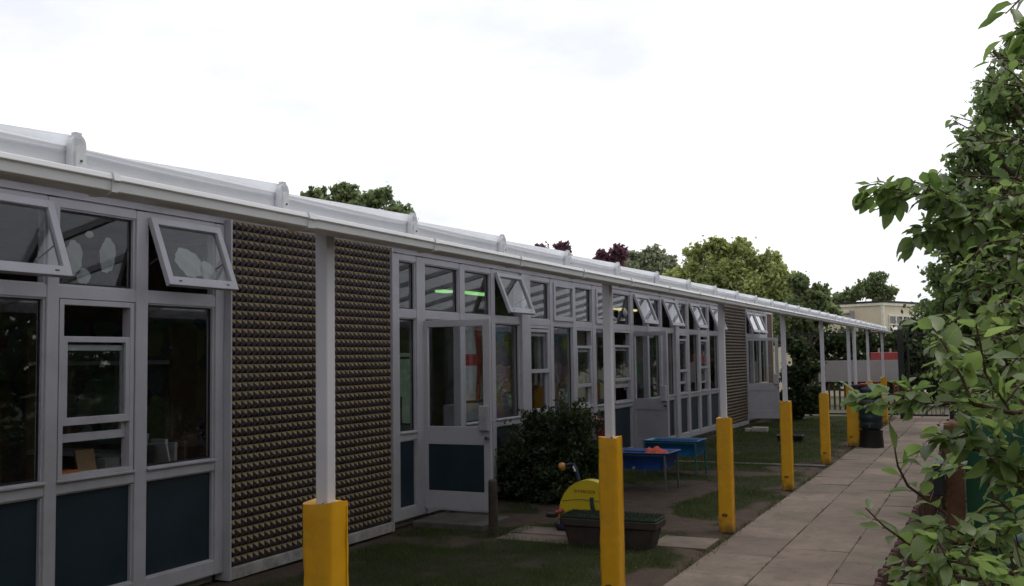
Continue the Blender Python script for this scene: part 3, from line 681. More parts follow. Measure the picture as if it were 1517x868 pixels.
# ------------------------------------------------------------------ yellow post pads
pad_top = [1.26, 1.26, 1.26, 1.19, 1.21, 1.18, 1.20, 1.20, 1.20]
pad_lab = [None, 'yellow post pad standing nearest, in front of the pyramid tile wall', 'tall yellow post pad beside the dark trough planter', 'yellow post pad in line with the two blue water tables',
           'slim yellow post pad standing at the near end of the concrete edging strip', 'slim yellow post pad just beyond the concrete edging strip',
           'wide yellow post pad wrapped round a post and downpipe beside the water butt', 'far yellow post pad mostly hidden behind the water butt', 'farthest yellow post pad, right of the water butt near the gate']
for k in range(1, 9):
    y = posts_y[k]; h = pad_top[k]; hw = .073; xl, xr = -2.55-hw, -2.55+hw
    if k == 6: xr = -2.375
    P = thing('post_pad', pad_lab[k], 'post pad', (-2.55, y, 0), 'yellow pads on the canopy posts')
    # rounded square section, wrinkled vinyl
    r_ = random.Random(k*11); nz = 26; sec = []
    rc = .022; cxs = [(xr-rc, y+hw-rc, 0), (xl+rc, y+hw-rc, 90), (xl+rc, y-hw+rc, 180), (xr-rc, y-hw+rc, 270)]
    for ci, (cx_, cy_, a0) in enumerate(cxs):
        for a in range(0, 91, 18): sec.append((cx_+rc*math.cos(R(a0+a)), cy_+rc*math.sin(R(a0+a))))
        nx_ = cxs[(ci+1) % 4]; e0 = sec[-1]; e1 = (nx_[0]+rc*math.cos(R(nx_[2])), nx_[1]+rc*math.sin(R(nx_[2])))
        for t in (.2, .4, .6, .8): sec.append((e0[0]+(e1[0]-e0[0])*t, e0[1]+(e1[1]-e0[1])*t))
    n = len(sec); S = np.array(sec); mb = MB(); cx_, cy_ = (xl+xr)/2, y; vs = []
    ph = [r_.uniform(0, 6.28) for _ in range(6)]
    for i in range(nz+1):
        z = .012 + (h-.012)*i/nz
        bul = 1 + .012*math.sin(z*3+ph[0])
        for j, (a, b) in enumerate(sec):
            u = j/n*6.283
            wob = .0016*math.sin(z*34 + 3*math.sin(u*2+ph[1]) + ph[2]) + .0018*math.sin(z*13 - u*3 + ph[3])
            q = 1 - (.02 if i in (0, nz) else 0)
            dx, dy = a-cx_, b-cy_; l = math.hypot(dx, dy)
            vs.append((cx_+dx*bul*q + dx/l*wob, cy_+dy*bul*q + dy/l*wob, z + (.006*math.sin(u*2+ph[4]) if i == nz else 0)))
    mb.add(vs, [(i*n+j, i*n+(j+1) % n, (i+1)*n+(j+1) % n, (i+1)*n+j) for i in range(nz) for j in range(n)], 0, True)
    # folded rim into the post
    top = vs[-n:]; inner = [(cx_+(p[0]-cx_)*.52, cy_+(p[1]-cy_)*.52, h-.012) for p in top]
    mb.add(top+inner, [(j, (j+1) % n, n+(j+1) % n, n+j) for j in range(n)], 0, True)
    build('sleeve', mb, 'pad_yellow', P)
    mb = MB(); mb.tube([(-2.525, y-.050, h-.012), (-2.512, y-.058, h+.004)], .009, 8); build('strap_end', mb, 'dark_grey', P)
    # stitched seam at the back edge
    mb = MB(); mb.box(xr-.004, xr+.0035, y+hw-.030, y+hw-.022, .02, h-.02); build('seam', mb, 'pad_yellow', P)
    # small arched maker's mark near the foot
    mb = MB(); zc = .185
    arc = [(.032*math.cos(a), .020*math.sin(a)) for a in np.linspace(.1, math.pi-.1, 10)]
    arc2 = [(.024*math.cos(a), .012*math.sin(a)) for a in np.linspace(math.pi-.1, .1, 10)]
    Tm = lambda a, b, d: (-2.555+a, y-hw*1.012-.0035+d, zc+b)
    mb.prism(arc+arc2, Tm, 0, .004)
    for q in (-.018, -.006, .006, .018): mb.box(q-.004, q+.004, 0, .004, -.012, .003, 0, lambda a, d, b: Tm(a, b, d))
    build('logo', mb, 'black', P)

# ------------------------------------------------------------------ things on the grass
# step
mb = MB(); mb.box(-5.82, -4.95, 9.58, 10.25, -.03, .075)
o = tag(build('door_step', mb, 'concrete_step', None, (-5.3, 10.3, 0), bevel=.012), 'low worn concrete step under the open blue panelled door', 'step')
# bollard
BO = thing('wooden_bollard', 'short weathered round timber bollard beside the open door', 'bollard', (-4.74, 9.42, 0))
mb = MB(); mb.lathe([(.05, -.02), (.05, .1), (.048, .52), (.046, .565), (.036, .585), (.001, .59)], (-4.74, 9.42, 0), 18); build('bollard_post', mb, 'old_wood', BO)
# planter trough
PL = thing('trough_planter', 'long dark brown trough planter topped with green turf behind the tall yellow pad', 'planter', (-3.40, 9.35, 0))
def trough(mb, cx, cy, prof, n_=4):
    """prof: list of (half length, half width, z); rounded rectangle loops"""
    loops = []
    for a, b, z in prof:
        rc = min(a, b)*.22; lp = []
        for sx, sy, a0 in ((1,1,0), (-1,1,90), (-1,-1,180), (1,-1,270)):
            for t in range(0, 91, 30): lp.append((cx+sx*(a-rc)+rc*math.cos(R(a0+t)), cy+sy*(b-rc)+rc*math.sin(R(a0+t)), z))
        loops.append(lp)
    n = len(loops[0]); vs = [p for l_ in loops for p in l_]
    mb.add(vs, [(i*n+j, i*n+(j+1) % n, (i+1)*n+(j+1) % n, (i+1)*n+j) for i in range(len(loops)-1) for j in range(n)])
    mb.add(loops[0], [tuple(range(n))[::-1]]); mb.add(loops[-1], [tuple(range(n))])
mb = MB(); trough(mb, -3.40, 9.35, [(.41, .14, .0), (.46, .17, .20), (.465, .175, .205), (.49, .19, .21), (.50, .195, .275), (.475, .175, .275), (.465, .17, .22)]); build('pot', mb, 'terracotta', PL, bevel=.004)
mb = MB(); trough(mb, -3.40, 9.35, [(.468, .168, .225), (.490, .182, .277), (.492, .184, .292), (.47, .165, .305)]); build('turf_mat', mb, 'turf', PL)
V = np.stack([rng.uniform(-3.88, -2.92, 5000), rng.uniform(9.17, 9.53, 5000)], 1)
h_ = rng.uniform(.012, .03, 5000); a_ = rng.uniform(0, 6.28, 5000)
Vv = np.stack([np.c_[V[:,0]-.002*np.cos(a_), V[:,1]-.002*np.sin(a_), np.full(5000, .295)], np.c_[V[:,0]+.002*np.cos(a_), V[:,1]+.002*np.sin(a_), np.full(5000, .295)], np.c_[V[:,0]+rng.normal(0, .008, 5000), V[:,1]+rng.normal(0, .008, 5000), .30+h_]], 1).reshape(-1, 3)
o = fast_mesh('turf_pile', Vv, np.arange(15000), np.full(5000, 3), 'turf', PL); o['kind'] = 'stuff'

# yellow ride-on exercise toy
TY = thing('exercise_toy', 'yellow half round exercise toy with red lettering behind the trough planter', 'toy', (-3.86, 9.95, 0))
cx_, yy = -3.86, 9.95
pr = [(.33*math.cos(a)*(1.0), .20+.36*math.sin(a)) for a in np.linspace(0, math.pi, 28)]
pr = [(a if a < 0 else a*1.05, b) for a, b in pr] + [(-.33, .10), (.34, .10)]
mb = MB(); mb.prism(pr, lambda a, b, d: (cx_+a, yy+d, b), -.07, .07)
HO = build('housing', mb, 'toy_yellow', TY, bevel=.025, seg=4)
mb = MB(); mb.tube([(cx_-.29, yy-.073, .335), (cx_-.1, yy-.075, .36), (cx_+.1, yy-.075, .35), (cx_+.3, yy-.073, .34)], .003, 6); build('groove', mb, 'olive_ink', HO)
cu = bpy.data.curves.new('lettering', 'FONT'); cu.body = 'GYMKIDS'; cu.size = .055; cu.extrude = .0015; cu.offset = 0; cu.align_x = 'CENTER'; cu.space_character = 1.12
to = bpy.data.objects.new('tmp', cu); col.objects.link(to)
dg = bpy.context.evaluated_depsgraph_get(); tm = bpy.data.meshes.new_from_object(to.evaluated_get(dg)); bpy.data.objects.remove(to)
vs = [(cx_-.035+v.co.x*.95, yy-.0725-v.co.z, .425+v.co.y*.85) for v in tm.vertices]
mb = MB(); mb.add(vs, [tuple(p.vertices) for p in tm.polygons]); build('lettering', mb, 'letter_red', HO)
mb = MB(); mb.tube([(cx_+.045, yy-.085, .385), (cx_+.055, yy-.095, .31), (cx_+.075, yy-.10, .23)], [.018, .02, .018], 10); build('strap', mb, 'navy', TY)
mb = MB(); mb.tube([(cx_-.27, yy-.09, .24), (cx_-.34, yy-.13, .215)], .022, 10); build('crank', mb, 'toy_red', TY)
mb = MB(); mb.box(cx_-.44, cx_-.33, yy-.17, yy-.09, .165, .21); build('pedal', mb, 'black', TY, bevel=.01)
mb = MB(); mb.tube([(cx_-.13, yy+.02, .52), (cx_-.16, yy+.02, .64), (cx_-.20, yy+.02, .72)], [.024, .022, .018], 10); build('handle_post', mb, 'navy', TY)
mb = MB(); mb.tube([(cx_-.163, yy-.006, .64), (cx_-.187, yy-.002, .69)], .010, 8); build('stripe', mb, 'white_cloth', TY)
mb = MB(); mb.tube([(cx_-.205, yy+.02, .715), (cx_-.31, yy+.0, .69)], .016, 10); mb.lathe([(.001, -.045), (.03, -.034), (.045, 0), (.03, .034), (.001, .045)], (cx_-.315, yy, .685), 16, 1)
build('grip', mb, ['navy', 'orange_ball'], TY)
mb = MB(); mb.box(cx_-.36, cx_+.36, yy-.11, yy+.11, .03, .10); build('base_foot', mb, 'navy', TY, bevel=.02)

# water tables
def water_table(label, cx, cy, lx, ly, z, tub, legm, inset, taper, rot=0):
    W = thing('water_table', label, 'water table', (cx, cy, 0), 'blue water tables on the grass')
    ca, sa = math.cos(rot), math.sin(rot); n_ = 4
    Q = lambda a, b, zz: (cx+a*ca-b*sa, cy+a*sa+b*ca, zz)
    mb = MB(); prof = [(lx*taper, ly*taper, z-.23), (lx*.96, ly*.95, z-.02), (lx, ly, z-.018), (lx+.012, ly+.012, z), (lx-.025, ly-.025, z), (lx*.92, ly*.90, z-.03), (lx*taper*.95, ly*taper*.93, z-.205)]
    loops = []
    for a, b, zz in prof:
        rc = .05; lp = []
        for sx, sy, a0 in ((1,1,0), (-1,1,90), (-1,-1,180), (1,-1,270)):
            for t in range(0, 91, 18): lp.append(Q(sx*(a-rc)+rc*math.cos(R(a0+t)), sy*(b-rc)+rc*math.sin(R(a0+t)), zz))
        loops.append(lp)
    n = len(loops[0]); vs = [p for l_ in loops for p in l_]
    mb.add(vs, [(i*n+j, i*n+(j+1) % n, (i+1)*n+(j+1) % n, (i+1)*n+j) for i in range(len(loops)-1) for j in range(n)], 0, True)
    mb.add(loops[0], [tuple(range(n))[::-1]]); mb.add(loops[-1], [tuple(range(n))])
    T_ = build('tub', mb, tub, W)
    mb = MB(); mb.tube([Q(-lx*.1, -ly*.86*taper-.01, z-.20), Q(-lx*.1, -ly*.86*taper-.06, z-.215)], .018, 10); build('drain_plug', mb, 'grey_plastic', T_)
    for sx in (-1, 1):
        for sy in (-1, 1):
            a, b = sx*(lx-inset), sy*(ly-inset*.6)
            mb = MB(); mb.tube([Q(a, b, z-.03), Q(a+sx*.01, b, 0.0)], .016, 10); build('leg', mb, legm, W)
    mb = MB()
    for sy in (-1, 1): mb.tube([Q(-lx+inset, sy*(ly-inset*.6), z-.035), Q(lx-inset, sy*(ly-inset*.6), z-.035)], .014, 8)
    for sx in (-1, 1): mb.tube([Q(sx*(lx-inset), -(ly-inset*.6), z-.035), Q(sx*(lx-inset), (ly-inset*.6), z-.035)], .014, 8)
    build('rail', mb, legm, W)
water_table('deep blue plastic water table holding an orange cloth', -4.41, 13.42, .45, .33, .54, 'tub_blue', 'tube_grey', .05, .80)
water_table('teal blue rectangular water table standing behind the other, nearer the wall', -4.49, 15.25, .43, .30, .55, 'tub_teal', 'tube_teal', .03, .93)
# crumpled cloth
mb = MB(); nn = 15; cl = []
for i in range(nn):
    for j in range(nn):
        u, v = i/(nn-1)*2-1, j/(nn-1)*2-1; q = max(0, 1-(u*u+v*v)*.62)
        cl.append((-4.22+u*.19*(1+.1*math.sin(5*v)), 13.38+v*.19*(1+.1*math.sin(4*u)), .37+.21*q**.7+.02*math.sin(9*u+3*v)+.017*math.sin(11*v-4*u)+random.uniform(-.006, .006)))
mb.add(cl, [(i*nn+j, (i+1)*nn+j, (i+1)*nn+j+1, i*nn+j+1) for i in range(nn-1) for j in range(nn-1)], 0, True)
tag(build('play_cloth', mb, 'orange_cloth', None, (-4.22, 13.38, .37)), 'crumpled orange cloth lying in the blue water table', 'cloth')
# red bucket by the wall
RB = thing('red_bucket', 'small red bucket on the sill edge by the wall behind the tall yellow pad', 'bucket', (-5.68, 15.3, 0))
mb = MB(); mb.box(-5.84, -5.60, 15.15, 15.55, -.02, .52); build('stand', mb, 'old_wood', RB, bevel=.01)
mb = MB(); mb.lathe([(.10, .52), (.135, .82), (.145, .82), (.145, .85), (.125, .85), (.10, .56)], (-5.70, 15.3, 0), 20); build('bucket_body', mb, 'red_paint', RB)
mb = MB(); mb.tube([(-5.70+.135*math.cos(a), 15.3, .84-.12*math.sin(a)) for a in np.linspace(0, math.pi, 12)], .004, 6); build('bucket_handle', mb, 'grey_plastic', RB)
# pale brick and dark tray in the far grass
mb = MB(); mb.box(-5.18, -4.82, 24.0, 24.22, .0, .13); mb.box(-5.35, -5.19, 24.03, 24.2, .0, .10)
tag(build('loose_brick', mb, 'brick_pale', None, (-5, 24.1, 0), bevel=.015), 'pale concrete block lying on grass by the far open door', 'block')
mb = MB(); trough(mb, -3.85, 21.6, [(.22, .14, .0), (.26, .17, .13), (.275, .185, .135), (.275, .185, .15), (.24, .15, .15), (.20, .12, .04)])
tag(build('seed_tray', mb, 'black', None, (-3.85, 21.6, 0)), 'black plastic tray lying on the far grass', 'tray')

# water butt
WB = thing('water_butt', 'dark green water butt with domed lid on a black stand beside the path', 'water butt', (-2.17, 20.9, 0))
mb = MB(); mb.lathe([(.235, 0), (.215, .30), (.225, .31), (.225, .335)], (-2.17, 20.9, 0), 20); build('stand', mb, 'black', WB)
mb = MB(); pr = [(.17, .335), (.19, .36)]
for k in range(5):
    z = .38+.14*k; pr += [(.205+.012*math.sin(k*.78), z), (.218+.012*math.sin(k*.78), z+.03), (.218+.012*math.sin(k*.78), z+.09), (.207+.012*math.sin(k*.78), z+.12)]
pr += [(.20, 1.09)]
mb.lathe(pr, (-2.17, 20.9, 0), 28); build('barrel', mb, 'butt_green', WB)
mb = MB(); mb.lathe([(.215, 1.085), (.22, 1.12), (.20, 1.17), (.13, 1.225), (.06, 1.245), (.001, 1.25)], (-2.17, 20.9, 0), 28); build('lid', mb, 'butt_green', WB)
mb = MB(); mb.tube([(-2.17, 20.67, .43), (-2.17, 20.61, .43), (-2.17, 20.60, .40)], .013, 8); build('tap', mb, 'black', WB)
mb = MB(); mb.box(-2.50, -2.30, 20.78, 20.92, 1.16, 1.23, 1); mb.box(-2.34, -2.16, 20.74, 20.88, 1.20, 1.255, 0)
o = tag(build('rain_diverter', mb, ['red_paint', 'black'], None, (-2.35, 20.85, 1.16), bevel=.015), 'red and black rain diverter on the downpipe above the water butt', 'diverter')

# ------------------------------------------------------------------ log edging and bed things
FE = thing('log_edging', 'reddish brown log roll edging with jagged tops along the right of the path', 'edging', (-.62, 12, 0))
mb = MB(); r_ = random.Random(9); y = 2.2
while y < 27:
    rr = r_.uniform(.017, .026); h = .56 + .03*math.sin(y*1.3) + r_.uniform(-.016, .016); x = -.62 + r_.uniform(-.006, .006) - .004*(y-12)*.6
    mb.lathe([(rr, -.02), (rr, h-.012), (rr*.82, h), (rr*.3, h+.004)], (x, y, 0), 8); y += rr*2+.003
build('log_palings', mb, 'log_edge', FE)
mb = MB()
for z in (.15, .44): mb.tube([(-.575-.0024*(yy-12), yy, z) for yy in np.arange(2.2, 27, 1.2)], .003, 5)
build('binding_wire', mb, 'dark_grey', FE)
mb = MB()
for yy in (3.2, 6.2, 9.4, 12.6, 15.8, 19): mb.box(-.565, -.515, yy-.025, yy+.025, -.02, .62)
build('stake', mb, 'brown_post', FE, bevel=.004)

BP = thing('timber_post', 'square reddish brown timber post behind the log edging', 'post', (-.215, 6.5, 0))
mb = MB(); mb.box(-.265, -.165, 6.45, 6.55, -.02, 1.42); build('post_shaft', mb, 'brown_post', BP, bevel=.006)
mb = MB(); mb.lathe([(.0501, 1.42), (.0501, 1.425), (.001, 1.445)], (-.215, 6.5, 0), 4); build('post_top', mb, 'brown_post', BP)
mb = MB(); mb.box(-.325, -.268, 6.3, 6.48, 1.02, 1.20); mb.box(-.33, -.263, 6.29, 6.49, 1.195, 1.21)
tag(build('black_box', mb, 'black', None, (-.3, 6.4, 1.02), bevel=.008), 'small black box fixed to the timber post by the path', 'box')
GB = thing('green_screen', 'dark green sheet screen panel behind the apple tree leaves', 'screen', (.2, 6.62, 0))
mb = MB(); mb.box(-.16, .62, 6.60, 6.63, .35, 1.46); build('sheet', mb, 'green_board', GB, bevel=.004)
mb = MB(); mb.box(-.16, .62, 6.632, 6.67, .32, .40); mb.box(-.16, .62, 6.632, 6.67, 1.36, 1.44); mb.box(.55, .62, 6.633, 6.68, -.02, 1.36); build('screen_frame', mb, 'brown_post', GB)
PI_ = thing('blue_pipe', 'pale blue pipe end with black cap poking through the leaves', 'pipe', (.2, 4.5, 1.1))
mb = MB(); mb.tube([(.0, 4.5, 1.10), (.25, 4.52, 1.125), (.9, 4.56, 1.14)], .033, 16); build('pipe_body', mb, 'pipe_blue', PI_)
mb = MB(); mb.lathe([(.045, 0), (.05, .01), (.05, .035), (.03, .04)], (0,0,0), 16); mb.v = [(-.03+v[2], 4.498+v[0], 1.098+v[1]) for v in mb.v]; build('pipe_cap', mb, 'black', PI_)
mb = MB(); mb.tube([(.45, 4.54, -.02), (.45, 4.54, 1.12)], .02, 10); build('pipe_prop', mb, 'old_wood', PI_)

# ------------------------------------------------------------------ far end: fence, gate, red frame, board, building
GF = thing('metal_fence', 'thin black metal fence with top rail across the far end of the path', 'fence', (-4, 30, 0))
mb = MB(); mb.box(-5.25, -2.35, 29.98, 30.02, 2.39, 2.44); mb.box(-5.25, -2.35, 29.985, 30.015, .10, .14); mb.box(-1.0, 6.0, 29.98, 30.02, 2.41, 2.45); mb.box(-1.0, 6, 29.985, 30.015, .1, .14); build('rail', mb, 'black_metal', GF)
for x in (-5.2, 1.6, 4.0):
    mb = MB(); mb.box(x-.025, x+.025, 29.95, 30.05, -.03, 2.47); build('post', mb, 'black_metal', GF)
GT = thing('metal_gate', 'black metal gate with heavy post closing the end of the path', 'gate', (-1.7, 30, 0))
for x, wd in ((-2.25, .075), (-2.06, .03), (-1.0, .06)):
    mb = MB(); mb.box(x-wd, x+wd, 29.93, 30.07, -.03, 2.50); build('gate_post', mb, 'black_metal', GT, bevel=.01)
mb = MB(); mb.box(-2.0, -1.08, 29.98, 30.02, .08, .13); mb.box(-2.0, -1.08, 29.98, 30.02, 1.15, 1.19); mb.box(-2.0, -1.08, 29.98, 30.02, 2.36, 2.41)
for x in np.arange(-1.95, -1.08, .11): mb.tube([(x, 30, .1), (x, 30, 2.38)], .009, 6)
build('gate_leaf', mb, 'black_metal', GT)
mb = MB(); mb.box(-2.1, -1.95, 29.9, 29.96, 1.0, 1.2); build('lock_box', mb, 'black', GT)

# milky board
MBo = thing('milky_panel', 'grubby milky sheet panel fixed along bars beyond the far fence', 'panel', (-3.7, 33, 0))
mb = MB(); mb.box(-4.95, -2.55, 33.0, 33.02, .95, 1.62); build('sheet', mb, 'milky_board', MBo, bevel=.004)
for x in (-4.8, -3.7, -2.65):
    mb = MB(); mb.box(x-.03, x+.03, 33.03, 33.09, -.03, 1.55); build('leg', mb, 'old_wood', MBo)
RF = thing('red_play_frame', 'red painted play frame with box top beyond the far fence', 'play frame', (-2.9, 34.2, 0))
for x in (-3.32, -2.72):
    for y in (33.7, 34.5):
        mb = MB(); mb.box(x-.045, x+.045, y-.045, y+.045, -.03, 1.60); build('leg', mb, 'red_paint', RF, bevel=.01)
mb = MB(); mb.box(-3.42, -2.62, 33.6, 34.6, 1.58, 1.86); build('box_top', mb, 'red_paint', RF, bevel=.02)
mb = MB(); mb.tube([(-3.2, 34, 1.86), (-3.2, 34, 2.0)], .03, 8); mb.tube([(-2.85, 34, 1.86), (-2.85, 34, 1.98)], .03, 8); build('peg', mb, 'grey_plastic', RF)
# low dark bars beneath it
LB = thing('low_bar_fence', 'low dark paling fence below the milky panel', 'fence', (-4.2, 35, 0))
mb = MB()
for x in np.arange(-5.6, -2.4, .17): mb.box(x-.03, x+.03, 34.98, 35.02, -.03, .85+.06*math.sin(x*7))
build('palings', mb, 'old_wood', LB); mb = MB(); mb.box(-5.7, -2.4, 35.021, 35.05, .6, .66); build('rail', mb, 'old_wood', LB)

# cream flat roofed building
NB = thing('flat_roofed_building', 'cream flat roofed building beyond the fence with a floodlight on its corner', 'building', (-4.0, 46, 0))
al = R(22); u = np.array([math.cos(al), -math.sin(al)]); v = np.array([math.sin(al), math.cos(al)]); O = at(1308, 449, 45)[:2]
TB = lambda a, b, z: (O[0]-u[0]*a+v[0]*b, O[1]-u[1]*a+v[1]*b, z)     # a: left along the near wall, b: back along the right wall
ZR = 4.0; wy = 1.0
mb = MB(); mb.box(.02, 9, .02, 9, -.03, ZR-.1, 0, TB); build('wall', mb, 'beige_wall', NB)
mb = MB(); mb.box(-.06, 9.1, -.06, 9.1, ZR-.02, ZR+.06, 0, TB); build('roof', mb, 'felt', NB)
mb = MB(); mb.box(-.04, 9.05, -.04, 9.05, ZR-.14, ZR-.025, 0, TB); build('fascia', mb, 'cream_trim', NB)
mb = MB(); mb.box(-.02, .09, -.02, .09, -.03, ZR-.14, 0, TB); mb.box(1.6, 9.02, -.003, .02, ZR-.455, ZR-.435, 0, TB); build('corner_trim', mb, 'cream_trim', NB)
for i in range(9):
    b0 = .75 + i*.62
    mb = MB(); T2 = lambda a, b, z: TB(-a, b, z)
    mb.box(-.02, .035, b0-.30, b0-.25, 1.2, 3.45, 0, T2); mb.box(-.02, .035, b0+.26, b0+.31, 1.2, 3.45, 0, T2)
    for z in (1.2, 3.02, 3.40): mb.box(-.02, .03, b0-.26, b0+.27, z, z+.06, 0, T2)
    W_ = build('window', mb, 'cream_trim', NB)
    mb = MB(); mb.box(-.015, .012, b0-.25, b0+.26, 3.08, 3.40, 0, T2); mb.box(-.015, .012, b0-.25, b0+.26, 1.26, 3.02, 0, T2); build('pane', mb, 'window_dark', W_)
    if i in (0, 3):
        Ts = lambda p, q, r2: TB(-(.035+r2+q*.45), b0-.24+p, 2.98-q*.9)
        mb = MB(); mb.box(0, .48, 0, .75, 0, .03, 0, Ts); build('open_sash', mb, 'cream_trim', W_)
mb = MB(); mb.box(1.35, 1.55, -.06, 0, ZR-.75, ZR-.3, 0, TB); mb.box(1.5, 1.9, -.22, -.05, ZR-.42, ZR-.28, 1, TB); mb.box(1.28, 1.46, -.14, -.05, ZR-.95, ZR-.72, 2, TB)
build('floodlight', mb, ['grey_plastic', 'cream_trim', 'dark_grey'], NB, bevel=.02)

# ------------------------------------------------------------------ things inside the rooms
def cl_light(label, x0, x1, y0, y1, mat='lamp_glow', z=2.90):
    t = thing('ceiling_light', label, 'ceiling light', ((x0+x1)/2, (y0+y1)/2, z), 'lit strip lights in the classrooms')
    mb = MB(); mb.box(x0, x1, y0, y1, z+.035, z+.06); mb.tube([((x0+x1)/2, (y0+y1)/2, z+.06), ((x0+x1)/2, (y0+y1)/2, 3.06)], .01, 6); build('housing', mb, 'white_frame', t)
    mb = MB(); mb.box(x0+.02, x1-.02, y0+.02, y1-.02, z, z+.034); build('diffuser', mb, mat, t)
cl_light('short lit strip light seen through the top panes over the blue panelled door', -7.70, -7.50, 13.35, 13.70, z=2.88)
cl_light('long green lit strip light seen through the top panes over the blue panelled door', -7.70, -7.50, 14.15, 14.95, z=2.90)
cl_light('yellowish lit strip light behind the open top panes over the white panelled door', -6.9, -6.7, 19.2, 20.3, 'lamp_warm', 2.80)

WBd = thing('whiteboard', 'pale green lit whiteboard with scrawled lettering inside behind the first glazed door', 'whiteboard', (-9.6, 15.3, .7))
mb = MB(); mb.box(-10.26, -9.0, 15.32, 15.35, .72, 1.97); build('board', mb, 'screen_glow', WBd, bevel=.005)
mb = MB(); mb.box(-10.26, -9.0, 15.312, 15.319, 1.86, 1.90); build('top_strip', mb, 'olive_ink', WBd)
mb = MB()
for cx_, cz, rr in ((-9.83, 1.50, .05), (-9.70, 1.50, .05), (-9.25, 1.53, .12)):
    mb.tube([(cx_+rr*math.cos(a), 15.315, cz+rr*math.sin(a)) for a in np.linspace(-2.2, 2.6, 14)], .009, 6)
for x_ in (-9.92, -9.77): mb.tube([(x_, 15.315, 1.44), (x_, 15.315, 1.74)], .009, 6)
build('marks', mb, 'olive_ink', WBd)
CB = thing('cupboard', 'dark blue cupboard with wooden base in front of the pale green whiteboard', 'cupboard', (-9.6, 15.0, .09))
mb = MB(); mb.box(-9.80, -9.42, 14.75, 15.2, .45, 1.20); build('cupboard_body', mb, 'blue_panel', CB, bevel=.01)
mb = MB(); mb.box(-9.79, -9.43, 14.76, 15.19, .09, .449); build('cupboard_base', mb, 'wood_light', CB, bevel=.01)
# flag
FL = thing('flag', 'white cloth flag with a red cross hanging inside beside the open door', 'flag', (-6.2, 11.6, 1.3))
def cloth(y0, y1, z0, z1, off, ny_=18, nz_=22):
    vs = []
    for i in range(ny_+1):
        for j in range(nz_+1):
            yv = y0+(y1-y0)*i/ny_; zv = z0+(z1-z0)*j/nz_
            vs.append((-6.20+off+.018*math.sin(yv*17+zv*1.5)+.012*math.sin(zv*6+yv*4), yv + .02*math.sin(zv*4), zv))
    return vs, [(i*(nz_+1)+j, (i+1)*(nz_+1)+j, (i+1)*(nz_+1)+j+1, i*(nz_+1)+j+1) for i in range(ny_) for j in range(nz_)]
mb = MB(); mb.add(*cloth(11.40, 12.40, 1.30, 2.28, 0), 0, True); build('flag_cloth', mb, 'white_cloth', FL)
mb = MB(); mb.add(*cloth(11.86, 12.02, 1.30, 2.28, .006, 4), 0, True); mb.add(*cloth(11.40, 11.857, 1.76, 1.91, .006, 8, 5), 0, True); mb.add(*cloth(12.023, 12.40, 1.76, 1.91, .006, 8, 5), 0, True); build('red_cross', mb, 'red_cloth', FL)
mb = MB(); mb.tube([(-6.2, 11.3, 2.29), (-6.2, 12.45, 2.29)], .01, 8); build('flag_pole', mb, 'wood_light', FL)
# display boards seen through panes
for lab, x, y0, y1, z0, z1 in (('mottled painted display board behind the window right of the blue panelled door', -6.06, 11.95, 12.60, 1.014, 2.30),
        ('mottled painted display board behind the sash windows above the dark shrub', -6.13, 13.9, 15.05, 1.014, 2.28), ('display board with faded coloured paper deep in the nearest classroom', -10.9, 7.6, 7.82, 1.0, 2.3),
        ('coloured paper display on the far wall of the last classroom', -7.4, 21.2, 24.2, 1.1, 2.2)):
    mb = MB(); mb.box(x, x+.03, y0, y1, z0, z1) if y1-y0 > .3 else mb.box(x, -6.6, y1-.03, y1, z0, z1)
    tag(build('display_board', mb, 'display', None, (x, (y0+y1)/2, z0)), lab, 'display board', 'display boards in the classrooms')
# window sill clutter in the nearest bay
def small(name, label, cat, mb, mat, bevel=.004): return tag(build(name, mb, mat, None, tuple(np.mean(np.array(mb.v), 0)), bevel=bevel), label, cat)
mb = MB(); mb.box(-6.15, -6.02, 5.10, 5.27, 1.013, 1.085); small('toy_block', 'small orange box lying on the sill of the open sash window', 'box', mb, 'book_orange')
mb = MB(); T_ = lambda a, b, c: (-6.12+a-.25*c, 5.34+b, 1.013+c); mb.box(0, .02, 0, .17, 0, .20, 0, T_); small('picture_card', 'upright buff picture card leaning on the sill of the open sash window', 'card', mb, 'wood_light', .002)
mb = MB(); mb.box(-6.2, -6.08, 5.56, 5.70, 1.013, 1.13); small('white_box', 'small white box at the right end of the open sash window sill', 'box', mb, 'paper')
mb = MB(); T_ = lambda a, b, c: (-6.14+a+.2*c-.1, 5.84+b, 1.013+c); mb.box(0, .012, 0, .25, 0, .27, 0, T_); small('paper_sheet', 'white paper sheet propped on the sill of the window next to the tile wall', 'paper', mb, 'paper', .001)
mb = MB(); T_ = lambda a, b, c: (-6.2+a, 6.14+b-.25*c, 1.013+c); mb.box(0, .2, 0, .02, 0, .19, 0, T_); small('grey_folder', 'grey folder leaning on the sill beside the white paper sheet', 'folder', mb, 'grey_plastic', .002)
mb = MB(); mb.box(-6.25, -6.05, 11.05, 11.66, 1.013, 1.27); small('grey_box', 'grey storage box on the sill behind the glass of the blue panelled door', 'box', mb, 'grey_plastic', .006)
for k_ in range(5):
    mb = MB(); r2 = random.Random(k_); z_ = 1.013; yk = 5.95+.11*k_
    T_ = lambda a, b, c: (-6.25+a, yk+b+.04*c, z_+c)
    mb.box(0, .16, 0, .03, 0, .17+.05*r2.random(), 0, T_)
    tag(build('book', mb, ['paper', 'dark_grey', 'grey_plastic', 'paper', 'brick_dark'][k_], None, (-6.2, yk, 1.013), bevel=.002), ['white, leftmost', 'black', 'grey', 'white, second', 'dull red'][k_]+' book of the row standing on the sill near the tile wall', 'book', 'books on the classroom sill')
SH = thing('shelf_rack', 'pale shelf running across the nearest classroom behind the sash window', 'shelf', (-8.5, 7.7, 0))
